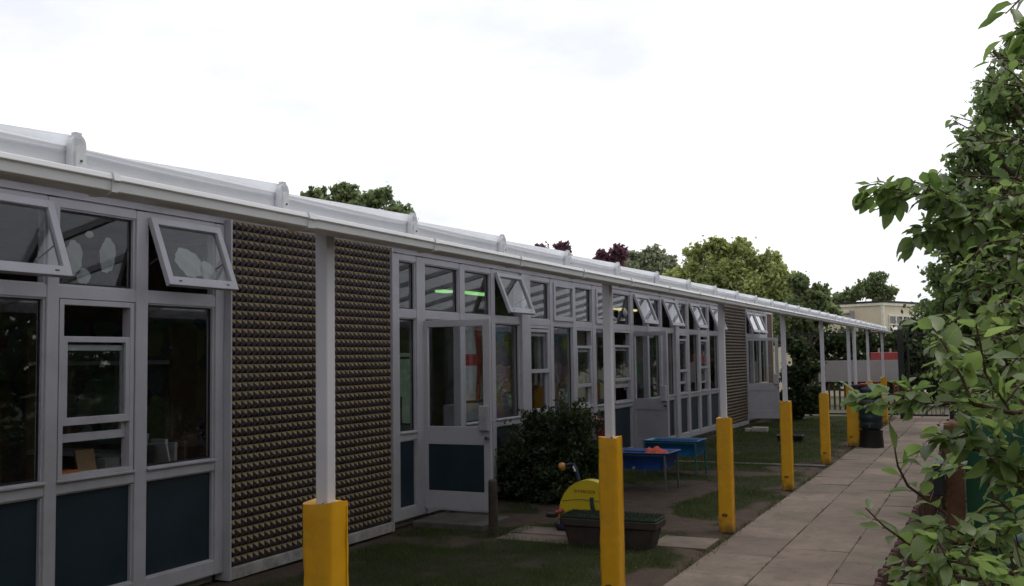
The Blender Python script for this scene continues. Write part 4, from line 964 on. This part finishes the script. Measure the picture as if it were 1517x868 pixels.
mb = MB(); mb.box(-9.3, -7.3, 7.45, 7.83, 1.84, 1.88); mb.box(-9.3, -7.3, 7.45, 7.83, .9, .94); build('shelf', mb, 'white_cloth', SH)
mb = MB(); mb.box(-9.34, -9.301, 7.45, 7.83, .09, 2.2); mb.box(-7.299, -7.26, 7.45, 7.83, .09, 2.2); build('upright', mb, 'wood_light', SH)
PF = thing('framed_picture', 'small blue framed picture standing on the shelf in the nearest classroom', 'picture frame', (-7.9, 7.55, .94))
mb = MB(); sash_frame(mb, 0, -.1, .1, 0, .4, .02, .02); mb.v = [(-7.85+p[1], 7.55+p[0], .94+p[2]) for p in mb.v]; build('frame', mb, 'tube_teal', PF)
mb = MB(); mb.box(-7.94, -7.76, 7.552, 7.558, .95, 1.33); build('picture', mb, 'dark_grey', PF)
# white paper cutouts stuck behind the top panes
def cutout(label, cy, cz, ry, rz, seed, x=-5.93, tilt=None):
    r_ = random.Random(seed); ph = [r_.uniform(0, 6.28) for _ in range(4)]; pts = []
    for k in range(40):
        a = 2*math.pi*k/40; q = 1+.07*math.sin(2*a+ph[0])+.05*math.sin(5*a+ph[1])+.04*math.sin(11*a+ph[2])
        pts.append((cy+ry*q*math.cos(a), cz+rz*q*math.sin(a)))
    mb = MB()
    Tq = (lambda a, b, d: (x+d, a, b)) if tilt is None else (lambda a, b, d: (-5.862 + (ZH+.004-b)*math.sin(tilt)+.010+d, a, ZH+.004-(ZH+.004-b)*math.cos(tilt)))
    mb.prism(pts, Tq, 0, .002)
    tag(build('paper_cutout', mb, 'paper', None, tuple(np.mean(np.array(mb.v), 0))), label, 'paper cutout', 'white paper shapes stuck in the top panes')
cutout('white paper shape, left of the two large ones on the fixed top pane', 5.11, 2.61, .075, .14, 1)
cutout('white paper shape at upper right of the fixed top pane', 5.42, 2.66, .075, .13, 2)
cutout('small white paper square high on the fixed top pane between the larger shapes', 5.25, 2.80, .035, .028, 3)
cutout('white paper shape low on the fixed top pane near the transom', 5.20, 2.49, .06, .06, 4)
cutout('large white paper shape on the open top light next to the tile wall', 6.05, 2.62, .15, .12, 5, tilt=R(21))
cutout('smaller white paper shape at lower right of the open top light', 6.24, 2.56, .10, .085, 6, tilt=R(21))

# ------------------------------------------------------------------ vegetation
def twig_crown(lobes, n_tw, per, jit, rg, reach=(.65, 1.25), up=.15):
    """twigs that leave each lobe's middle in all directions, leaves strung along them"""
    vol = np.array([np.prod(r_)**(2/3) for _, r_ in lobes]); pick = rg.choice(len(lobes), n_tw, p=vol/vol.sum())
    d = unit(rg.normal(size=(n_tw, 3)) + [0, 0, up])
    Cc = np.array([lobes[k][0] for k in pick]); Rr = np.array([lobes[k][1] for k in pick])
    ln = rg.uniform(reach[0], reach[1], (n_tw, 1))
    a = Cc + rg.normal(size=(n_tw, 3))*Rr*.30; b = Cc + d*Rr*ln
    t = rg.beta(2.0, 1.25, (n_tw, per, 1))
    sg = (jit*Rr.mean(1))[:, None, None]*(1.25-t)*rg.uniform(.6, 1.4, (n_tw, 1, 1))
    sag = -.10*Rr.mean(1)[:, None, None]*t*t*np.array([0, 0, 1.0])
    P = a[:, None]*(1-t) + b[:, None]*t + sag + rg.normal(size=(n_tw, per, 3))*sg
    return P.reshape(-1, 3), a, b

def far_tree(name, label, Y, lobes_px, leaf, n_clump, per, mat, cat='tree', trunk=True, sigf=.20, group=None, zmin=.0, depth=1.0, twigs=True, reach=(.65, 1.25)):
    k = pxm(Y); lobes = []
    for px, py, r_ in lobes_px:
        c = at(px, py, Y); c = c + np.array([0, rng.uniform(-.25, .25)*r_*k, 0]); lobes.append((c, np.array([r_*k, r_*k*depth, r_*k*.9])))
    cen = np.mean([l[0] for l in lobes], 0)
    t = thing(name, label, cat, (cen[0], cen[1], 0), group)
    P, ta, tb_ = twig_crown(lobes, n_clump, per, sigf, rng, reach)
    P = P[P[:, 2] > zmin]
    V, Fc, ct = card_leaves(P, leaf, np.array([0, 0, -.3]), rng, wid=.62)
    fast_mesh('crown' if cat == 'tree' else 'foliage', V, Fc, ct, mat, t)
    mb = MB(); top = max(l[0][2] for l in lobes)
    if trunk:
        r0 = max(.08, .022*top); mb.tube([(cen[0], cen[1], -.05), (cen[0]+.1, cen[1], top*.3), (cen[0]-.05, cen[1]+.1, top*.62)], [r0, r0*.75, r0*.45], 10)
    b0 = np.array([cen[0], cen[1], top*.45 if trunk else 0.0])
    for l in lobes:
        m_ = (b0+l[0])/2 + np.array([0, 0, -.1*np.linalg.norm(l[0]-b0)]); mb.tube([b0, m_, l[0]], [.05+.006*top, .035, .015], 6)
    if twigs:
        for q0, q in zip(ta, tb_):
            if rng.random() < .5 and q[2] > .05: mb.tube([q0, (q0+q)/2+rng.normal(0, .03, 3), q], [.016*leaf/.17, .010*leaf/.17, .003], 4)
    build('trunk' if trunk else 'stems', mb, 'bark', t)
    return t

GTR = 'trees beyond the school roof'
far_tree('broadleaf_tree', 'dark green tree rising behind the near part of the canopy roof', 30, [(465,292,24),(512,288,27),(562,296,27),(597,320,24),(490,312,30),(537,312,32),(580,322,28),(520,335,45),(575,350,40),(447,300,14),(612,335,16)], 0.172, 450, 42, 'leaf_mid', group=GTR)
far_tree('copper_tree', 'small purple leaved tree just above the middle of the canopy roof', 45, [(800,372,16),(832,368,15),(815,395,26),(845,385,12)], 0.172, 165, 32, 'leaf_purple', group=GTR)
far_tree('copper_tree', 'purple leaved tree merging with the grey green tree on its right', 44, [(892,382,16),(918,376,17),(905,400,24)], 0.172, 165, 32, 'leaf_purple', group=GTR)
far_tree('willow_tree', 'grey green tree between the purple tree and the tall yellow green tree', 50, [(935,386,20),(965,382,22),(992,392,18),(950,405,32),(985,412,26)], 0.198, 360, 37, 'leaf_grey', group=GTR)
far_tree('lime_tree', 'tall yellow green tree, largest above the far half of the canopy', 40, [(1030,378,20),(1060,368,20),(1098,370,24),(1138,388,22),(1080,405,46),(1150,418,30),(1022,412,28),(1120,440,52),(1000,418,22),(1055,440,45),(1165,455,35)], 0.172, 930, 42, 'leaf_yellow', group=GTR)
far_tree('thorn_tree', 'darker green tree at the right foot of the tall yellow green tree', 36, [(1183,420,18),(1208,438,22),(1190,462,34),(1228,466,20),(1165,480,25)], 0.145, 345, 37, 'leaf_mid', group=GTR)
far_tree('ash_tree', 'small open crowned tree behind the cream flat roofed building', 60, [(1298,414,15),(1284,428,17),(1316,432,12),(1262,438,16),(1243,448,16),(1225,445,14),(1305,440,18)], 0.172, 315, 32, 'leaf_mid', group=GTR)
far_tree('laurel_bush', 'dense dark bush growing at the far end of the school wall', 28.8, [(1186,520,18),(1198,548,20),(1178,560,20),(1200,590,22),(1178,600,22),(1160,590,16)], .12, 230, 60, 'leaf_dark', 'bush', trunk=False, depth=.8, sigf=.25)
far_tree('hedge', 'dark hedge filling the space behind the black metal fence', 38, [(1170,500,26),(1205,505,28),(1245,515,26),(1285,512,26),(1320,515,26),(1360,505,34),(1400,490,40),(1440,480,45),(1225,550,30),(1270,555,30),(1310,552,30),(1350,555,32),(1395,550,36),(1440,550,40),(1490,480,50),(1540,490,50),(1590,480,50),(1650,480,60),(1720,490,60)], .20, 900, 44, 'leaf_dark', 'hedge', trunk=False, sigf=.3)
far_tree('hedge_maple', 'rounded dark green bush right of the gate against the cream building', 26, [(1400,465,22),(1412,435,20),(1425,470,30),(1395,515,26),(1420,535,32),(1460,450,40),(1460,520,40)], .13, 420, 46, 'leaf_dark', 'bush', trunk=False, sigf=.25)

# shrub by the wall, climbing the white post
far_tree('wall_shrub', 'dark leafy shrub growing against the wall beside the blue panelled door', 12.0, [(785,690,58),(830,668,56),(770,722,48),(845,712,50),(800,635,34),(850,632,36),(757,690,32),(880,680,30),(815,725,48)], .052, 620, 56, 'leaf_dark', 'shrub', trunk=False, depth=.8, sigf=.22, reach=(.5, 1.75))

# fine leaved tree behind the apple tree (right edge)
def right_tree(name, label, base, lobes, leaf, n_clump, per, mat, sig, tr=.09):
    t = thing(name, label, 'tree', (*base, 0))
    P, ta, tb_ = twig_crown(lobes, n_clump, per, sig, rng)
    V, Fc, ct = card_leaves(P, leaf, np.array([0, 0, -.4]), rng, wid=.55); fast_mesh('crown', V, Fc, ct, mat, t)
    mb = MB(); b0 = np.array([*base, -.05]); top = max(l[0][2] for l in lobes)
    mid = b0 + np.array([.05, 0, top*.45]); mb.tube([b0, (b0+mid)/2+[.04, .02, 0], mid], [tr, tr*.85, tr*.65], 10)
    for l in lobes:
        q = (mid+l[0])/2+[0, 0, -.15]; mb.tube([mid, q, l[0]], [tr*.5, tr*.32, .012], 7)
    for q0, q in zip(ta, tb_):
        if rng.random() < .6 and q[2] > .05: mb.tube([q0, (q0+q)/2+rng.normal(0, .02, 3), q], [.007, .005, .002], 4)
    build('trunk', mb, 'bark', t); return t
E3 = lambda x, y, z, a, b, c: (np.array([x, y, z]), np.array([a, b, c]))
right_tree('hawthorn_tree', 'fine leaved tree standing behind the big leaved apple branches', (1.5, 8.4),
    [(at(px, py, Yq), np.array([r_*.0075, r_*.008, r_*.0068])) for px, py, r_, Yq in ((1472,75,13,8.0),(1466,110,16,8.0),(1478,150,30,8.1),(1448,205,22,7.9),(1432,235,20,7.9),(1478,235,48,8.2),(1420,290,22,8.0),(1450,320,44,8.1),(1500,160,40,8.4),(1412,350,26,8.0),(1460,390,48,8.2),(1405,415,22,8.0),(1440,460,50,8.2),(1500,300,46,8.5),(1500,420,50,8.5),(1480,530,56,8.3),(1430,540,40,8.2),(1525,80,36,8.6),(1545,220,40,8.8),(1550,400,50,8.8))], .054, 760, 34, 'leaf_fine', .20)
right_tree('field_maple', 'dense dark leaved tree overhanging the log edging farther along the path', (1.6, 13.5),
    [E3(.75, 13.2, 2.5, .9, 1.0, .7), E3(.8, 13.2, 1.5, 1.0, 1.0, .8), E3(1.6, 13.6, 3.4, 1.3, 1.4, 1.0), E3(1.7, 14, 2.0, 1.4, 1.4, 1.2), E3(1.1, 16, 2.3, 1.2, 1.5, 1.3), E3(1.8, 17, 3.4, 1.6, 1.8, 1.6)], .085, 900, 36, 'leaf_dark', .22, .12)
# trees behind the camera's right shoulder, seen only as reflections and shade
HL = [E3(4.6+.5*math.sin(yy*1.7), yy, 2.7+.3*math.sin(yy*2.3), 1.2, 1.2, 2.75+.4*math.sin(yy*.9)) for yy in np.arange(-4, 39, 1.5)]
t = right_tree('boundary_hedge', 'tall overgrown hedge along the far right boundary of the bed', (4.3, 14), HL, .24, 1900, 32, 'leaf_mid', .40, .04); t['category'] = 'hedge'
right_tree('unseen_shade_tree_r', 'large unseen tree added behind the photographer to shade the path side', (3.5, -9), [E3(2.5, -8.5, 5, 3, 2, 3), E3(5.5, -9, 5.5, 3, 2.4, 3), E3(3, -9, 2.4, 3, 1.6, 2)], .24, 900, 34, 'leaf_mid', .3, .22)  # added out of view to block sky light from behind
right_tree('unseen_shade_tree_l', 'large unseen tree added behind the photographer to shade the school side', (-4, -10), [E3(-3, -9.5, 4.6, 3, 2, 3), E3(-6, -10, 5, 3, 2.4, 3), E3(-1, -10, 3, 2.6, 1.6, 2.6)], .24, 900, 34, 'leaf_mid', .3, .22)  # second unseen tree, added to dim the light from behind the camera

# apple tree: large leaves close to the camera
AP = thing('apple_tree', 'big leaved apple tree reaching over the log edging at the right', 'tree', (.95, 3.6, 0))
LP_, LA, LN, LL = [], [], [], []
tb = MB()
def leafy_branch(pts, r0, n_leaf, ln, spread=.03, droop=.5, twigs=0, start=.15, tl=(.06, .15)):
    """pts world points; leaves set alternately along the branch"""
    pts = [np.array(p, float) for p in pts]; tb.tube(pts, list(np.linspace(r0, .0018, len(pts))), 6)
    seg = np.array([np.linalg.norm(pts[i+1]-pts[i]) for i in range(len(pts)-1)]); cum = np.concatenate([[0], np.cumsum(seg)]); tot = cum[-1]
    for j in range(n_leaf):
        s_ = tot*(start+(1-start)*(j+.5)/n_leaf) if n_leaf > 1 else tot
        i_ = min(np.searchsorted(cum, s_)-1, len(seg)-1); i_ = max(i_, 0); f = (s_-cum[i_])/seg[i_]; p = pts[i_]*(1-f)+pts[i_+1]*f
        d = (pts[i_+1]-pts[i_])/seg[i_]; sidev = unit(np.cross(d, [0, 0, 1.0])+rng.normal(0, .25, 3))*(1 if j % 2 else -1)
        ax = unit(d*rng.uniform(.3, .9) + sidev*rng.uniform(.5, 1.1) + np.array([0, 0, -droop*rng.uniform(0, 1.2)+.15]) + rng.normal(0, .2, 3))
        nn_ = np.array([0, 0, 1.0]) + rng.normal(0, .45, 3)
        pp = p + ax*spread*rng.uniform(.4, 1.2) ; tb.tube([p, pp], .0011, 4)
        LP_.append(pp); LA.append(ax); LN.append(nn_); LL.append(ln*rng.uniform(.65, 1.25))
    for _ in range(twigs):
        s_ = rng.uniform(.2, .9)*tot; i_ = max(min(np.searchsorted(cum, s_)-1, len(seg)-1), 0); p = pts[i_]+(pts[i_+1]-pts[i_])*((s_-cum[i_])/seg[i_])
        dv = unit(unit(pts[i_+1]-pts[i_])*.5 + rng.normal(0, .6, 3)+np.array([0, 0, -.1])); L_ = rng.uniform(*tl)
        leafy_branch([p, p+dv*L_*.5+[0, 0, .01], p+dv*L_], .003, int(rng.integers(4, 7)), ln*.95, spread, droop)
def bp(*a): return [at(*q) for q in a]
# trunk and limbs
tb.tube([(.95, 3.6, -.05), (.93, 3.6, .6), (.9, 3.65, 1.2), (.85, 3.6, 1.9), (.8, 3.6, 2.6)], [.07, .062, .055, .042, .03], 10)
for q in ((.5, 3.9, 2.35), (.45, 3.5, 2.9), (.4, 3.0, 1.75), (.55, 3.4, 3.3), (.35, 3.9, 2.0)):
    tb.tube([(.87, 3.6, 1.4 if q[2] < 2.2 else 1.9), ((.87+q[0])/2, (3.6+q[1])/2, q[2]-.15), q], [.028, .018, .009], 7)
# upper reaching branch
leafy_branch([(.5, 3.9, 2.35)] + bp((1470,318,4.0),(1400,300,3.95),(1340,282,3.9),(1300,272,3.85),(1278,276,3.85)), .009, 80, .085, .02, 1.0, 18)
leafy_branch(bp((1440,310,4.0),(1400,330,3.95),(1370,345,3.9),(1350,355,3.9)), .005, 29, .075, .02, .9, 4)
leafy_branch(bp((1400,300,3.95),(1375,275,4.0),(1350,268,4.0),(1318,272,4.0)), .005, 25, .072, .02, .9, 3)
# hanging upper right
leafy_branch([(.55, 3.4, 3.3)] + bp((1540,-20,3.2),(1510,0,3.15),(1490,20,3.1)), .007, 22, .075, .02, .9, 3)
leafy_branch(bp((1560,60,3.3),(1530,50,3.2),(1505,40,3.15)), .006, 16, .075, .02, .9, 2)
for (x0, y0), (x1, y1), Yd, nl, nt_ in (((1540,170),(1455,120),4.0,14,6), ((1540,120),(1470,90),4.1,12,4), ((1540,230),(1440,215),4.0,16,7), ((1545,260),(1450,190),4.2,14,5), ((1540,300),(1430,260),4.1,16,8), ((1545,350),(1440,330),4.0,18,8), ((1545,400),(1420,395),4.2,18,8),
        ((1545,440),(1430,430),4.1,18,8), ((1545,480),(1420,470),4.3,18,8), ((1545,520),(1400,500),4.2,18,9), ((1545,380),(1460,360),3.7,14,7), ((1545,300),(1470,300),3.7,14,6), ((1545,560),(1430,540),3.9,16,8), ((1550,470),(1470,450),3.6,14,7), ((1545,540),(1470,500),3.5,14,7), ((1550,600),(1440,580),3.6,14,7), ((1550,640),(1470,600),3.4,12,7)):
    a = at(x0+40, y0, Yd); b_ = at(x1, y1, Yd-.1); m_ = (a+b_)/2+[0, 0, .04]
    leafy_branch([a, m_, b_, b_+(b_-m_)*.15+[0, 0, -.03]], .006, int(nl*(1.1 if y0 > 390 else .8)), .055, .018, .8, int(nt_*(1.2 if y0 > 390 else .7)))
# horizontal branch at eye level and its companions
leafy_branch([(.4, 3.0, 1.75)] + bp((1500,612,2.6),(1440,598,2.55),(1380,596,2.5),(1320,600,2.5),(1280,598,2.5),(1258,592,2.5)), .007, 84, .050, .014, .4, 6, .25, (.02, .05))
leafy_branch(bp((1400,598,2.52),(1350,588,2.5),(1305,582,2.5),(1268,584,2.5)), .003, 20, .048, .012, .2, 2, .1, (.02, .04))
leafy_branch(bp((1440,598,2.55),(1425,560,2.55),(1408,530,2.55),(1398,505,2.55)), .005, 16, .07, .016, .5, 1)
leafy_branch(bp((1500,612,2.6),(1470,570,2.6),(1452,540,2.6)), .005, 18, .07, .016, .5, 2)
leafy_branch(bp((1450,640,2.6),(1410,650,2.6),(1385,640,2.6)), .004, 14, .068, .016, .5, 1)
leafy_branch(bp((1480,690,2.6),(1450,660,2.6),(1430,625,2.6)), .004, 14, .07, .016, .5, 1)
leafy_branch(bp((1517,690,2.7),(1480,650,2.7),(1465,615,2.7)), .005, 18, .07, .016, .5, 2)
leafy_branch(bp((1545,720,2.7),(1510,700,2.7),(1490,690,2.65)), .005, 18, .07, .016, .6, 2)
build('trunk', tb, 'twig', AP)
P_, A_, N_, S_ = map(np.array, (LP_, LA, LN, LL)); V, Fc, ct = big_leaves(P_, A_, N_, S_, rng); fast_mesh('crown', V, Fc, ct, 'leaf_apple', AP, smooth=True)

# low shoots at the bottom right: a shrub of its own
SB = thing('apple_shoots', 'low leafy shoots leaning over the log edging at bottom right', 'shrub', (.25, 2.6, 0))
LP_, LA, LN, LL = [], [], [], []; tb = MB(); base = np.array([.30, 2.75, .0])
for tips, n_, nt_ in (([(1400,760,2.6),(1345,720,2.55),(1330,690,2.5),(1325,662,2.5)], 8, 0), ([(1420,850,2.6),(1345,805,2.55),(1310,780,2.5),(1282,752,2.5)], 9, 0), ([(1440,830,2.5),(1390,790,2.5),(1370,770,2.45)], 9, 2), ([(1450,860,2.4),(1390,850,2.4),(1335,845,2.4)], 10, 3),
        ([(1480,840,2.5),(1440,800,2.45),(1400,775,2.4)], 10, 3), ([(1500,870,2.4),(1450,840,2.35),(1400,830,2.3)], 10, 3), ([(1517,840,2.5),(1490,800,2.5),(1465,770,2.45)], 10, 3), ([(1530,800,2.6),(1500,760,2.55),(1475,735,2.5)], 9, 2),
        ([(1540,880,2.4),(1500,850,2.3),(1470,838,2.3)], 10, 3), ([(1420,905,2.3),(1370,880,2.3),(1330,870,2.3)], 10, 3), ([(1540,760,2.6),(1520,720,2.6),(1500,690,2.6)], 8, 2), ([(1560,900,2.2),(1510,880,2.2),(1460,880,2.2)], 9, 3), ([(1460,700,2.8),(1425,690,2.8),(1400,700,2.8)], 8, 1)):
    pts = bp(*tips); s0 = base+rng.normal(0, .08, 3)*[1, 1, 0]; tb.tube([s0, (s0*.4+pts[0]*.6)+[0, 0, .03], pts[0]], [.007, .006, .005], 6)
    leafy_branch(pts, .004, int(n_*1.15), .054, .014, .4, nt_, .02, (.04, .10))
for _ in range(44):
    q = (float(rng.uniform(1345, 1530)), float(rng.uniform(700, 880)), float(rng.uniform(2.25, 3.1)))
    if q[0] < 1395 - (q[1]-700)*.30 or (q[1] < 770 and q[0] < 1470): continue
    e_ = at(*q); s0 = base + rng.normal(0, .10, 3)*[1, 1, 0]; m_ = s0*.35+e_*.65+rng.normal(0, .04, 3)
    leafy_branch([s0, m_, e_], .005, int(rng.integers(14, 22)), .054, .014, .4, 3, .3)
build('stems', tb, 'twig', SB)
P_, A_, N_, S_ = map(np.array, (LP_, LA, LN, LL)); V, Fc, ct = big_leaves(P_, A_, N_, S_, rng); fast_mesh('foliage', V, Fc, ct, 'leaf_apple', SB, smooth=True)
# dark ground shrubs in the bed behind
t = right_tree('bed_shrub', 'dark undergrowth filling the bed between log edging and trees', (.5, 9.8), [E3(.35, 9.6, .7, .55, .9, .5), E3(.7, 8.2, .6, .6, .9, .55), E3(.3, 11.5, .8, .6, 1.0, .6), E3(.75, 5.2, .55, .4, .8, .5), E3(.5, 4.2, .5, .35, .6, .4), E3(.3, 14, .9, .6, 1.2, .7)], .07, 300, 40, 'leaf_dark', .30, .02)
t['category'] = 'shrub'
# leaning dry stick against the edging
mb = MB(); mb.tube([(-.56, 3.6, .38), (-.50, 4.6, .62), (-.42, 5.6, .82)], [.016, .014, .01], 7)
tag(build('dry_stick', mb, 'old_wood', None, (-.5, 4.6, .38)), 'long dry stick leaning along the back of the log edging', 'stick')
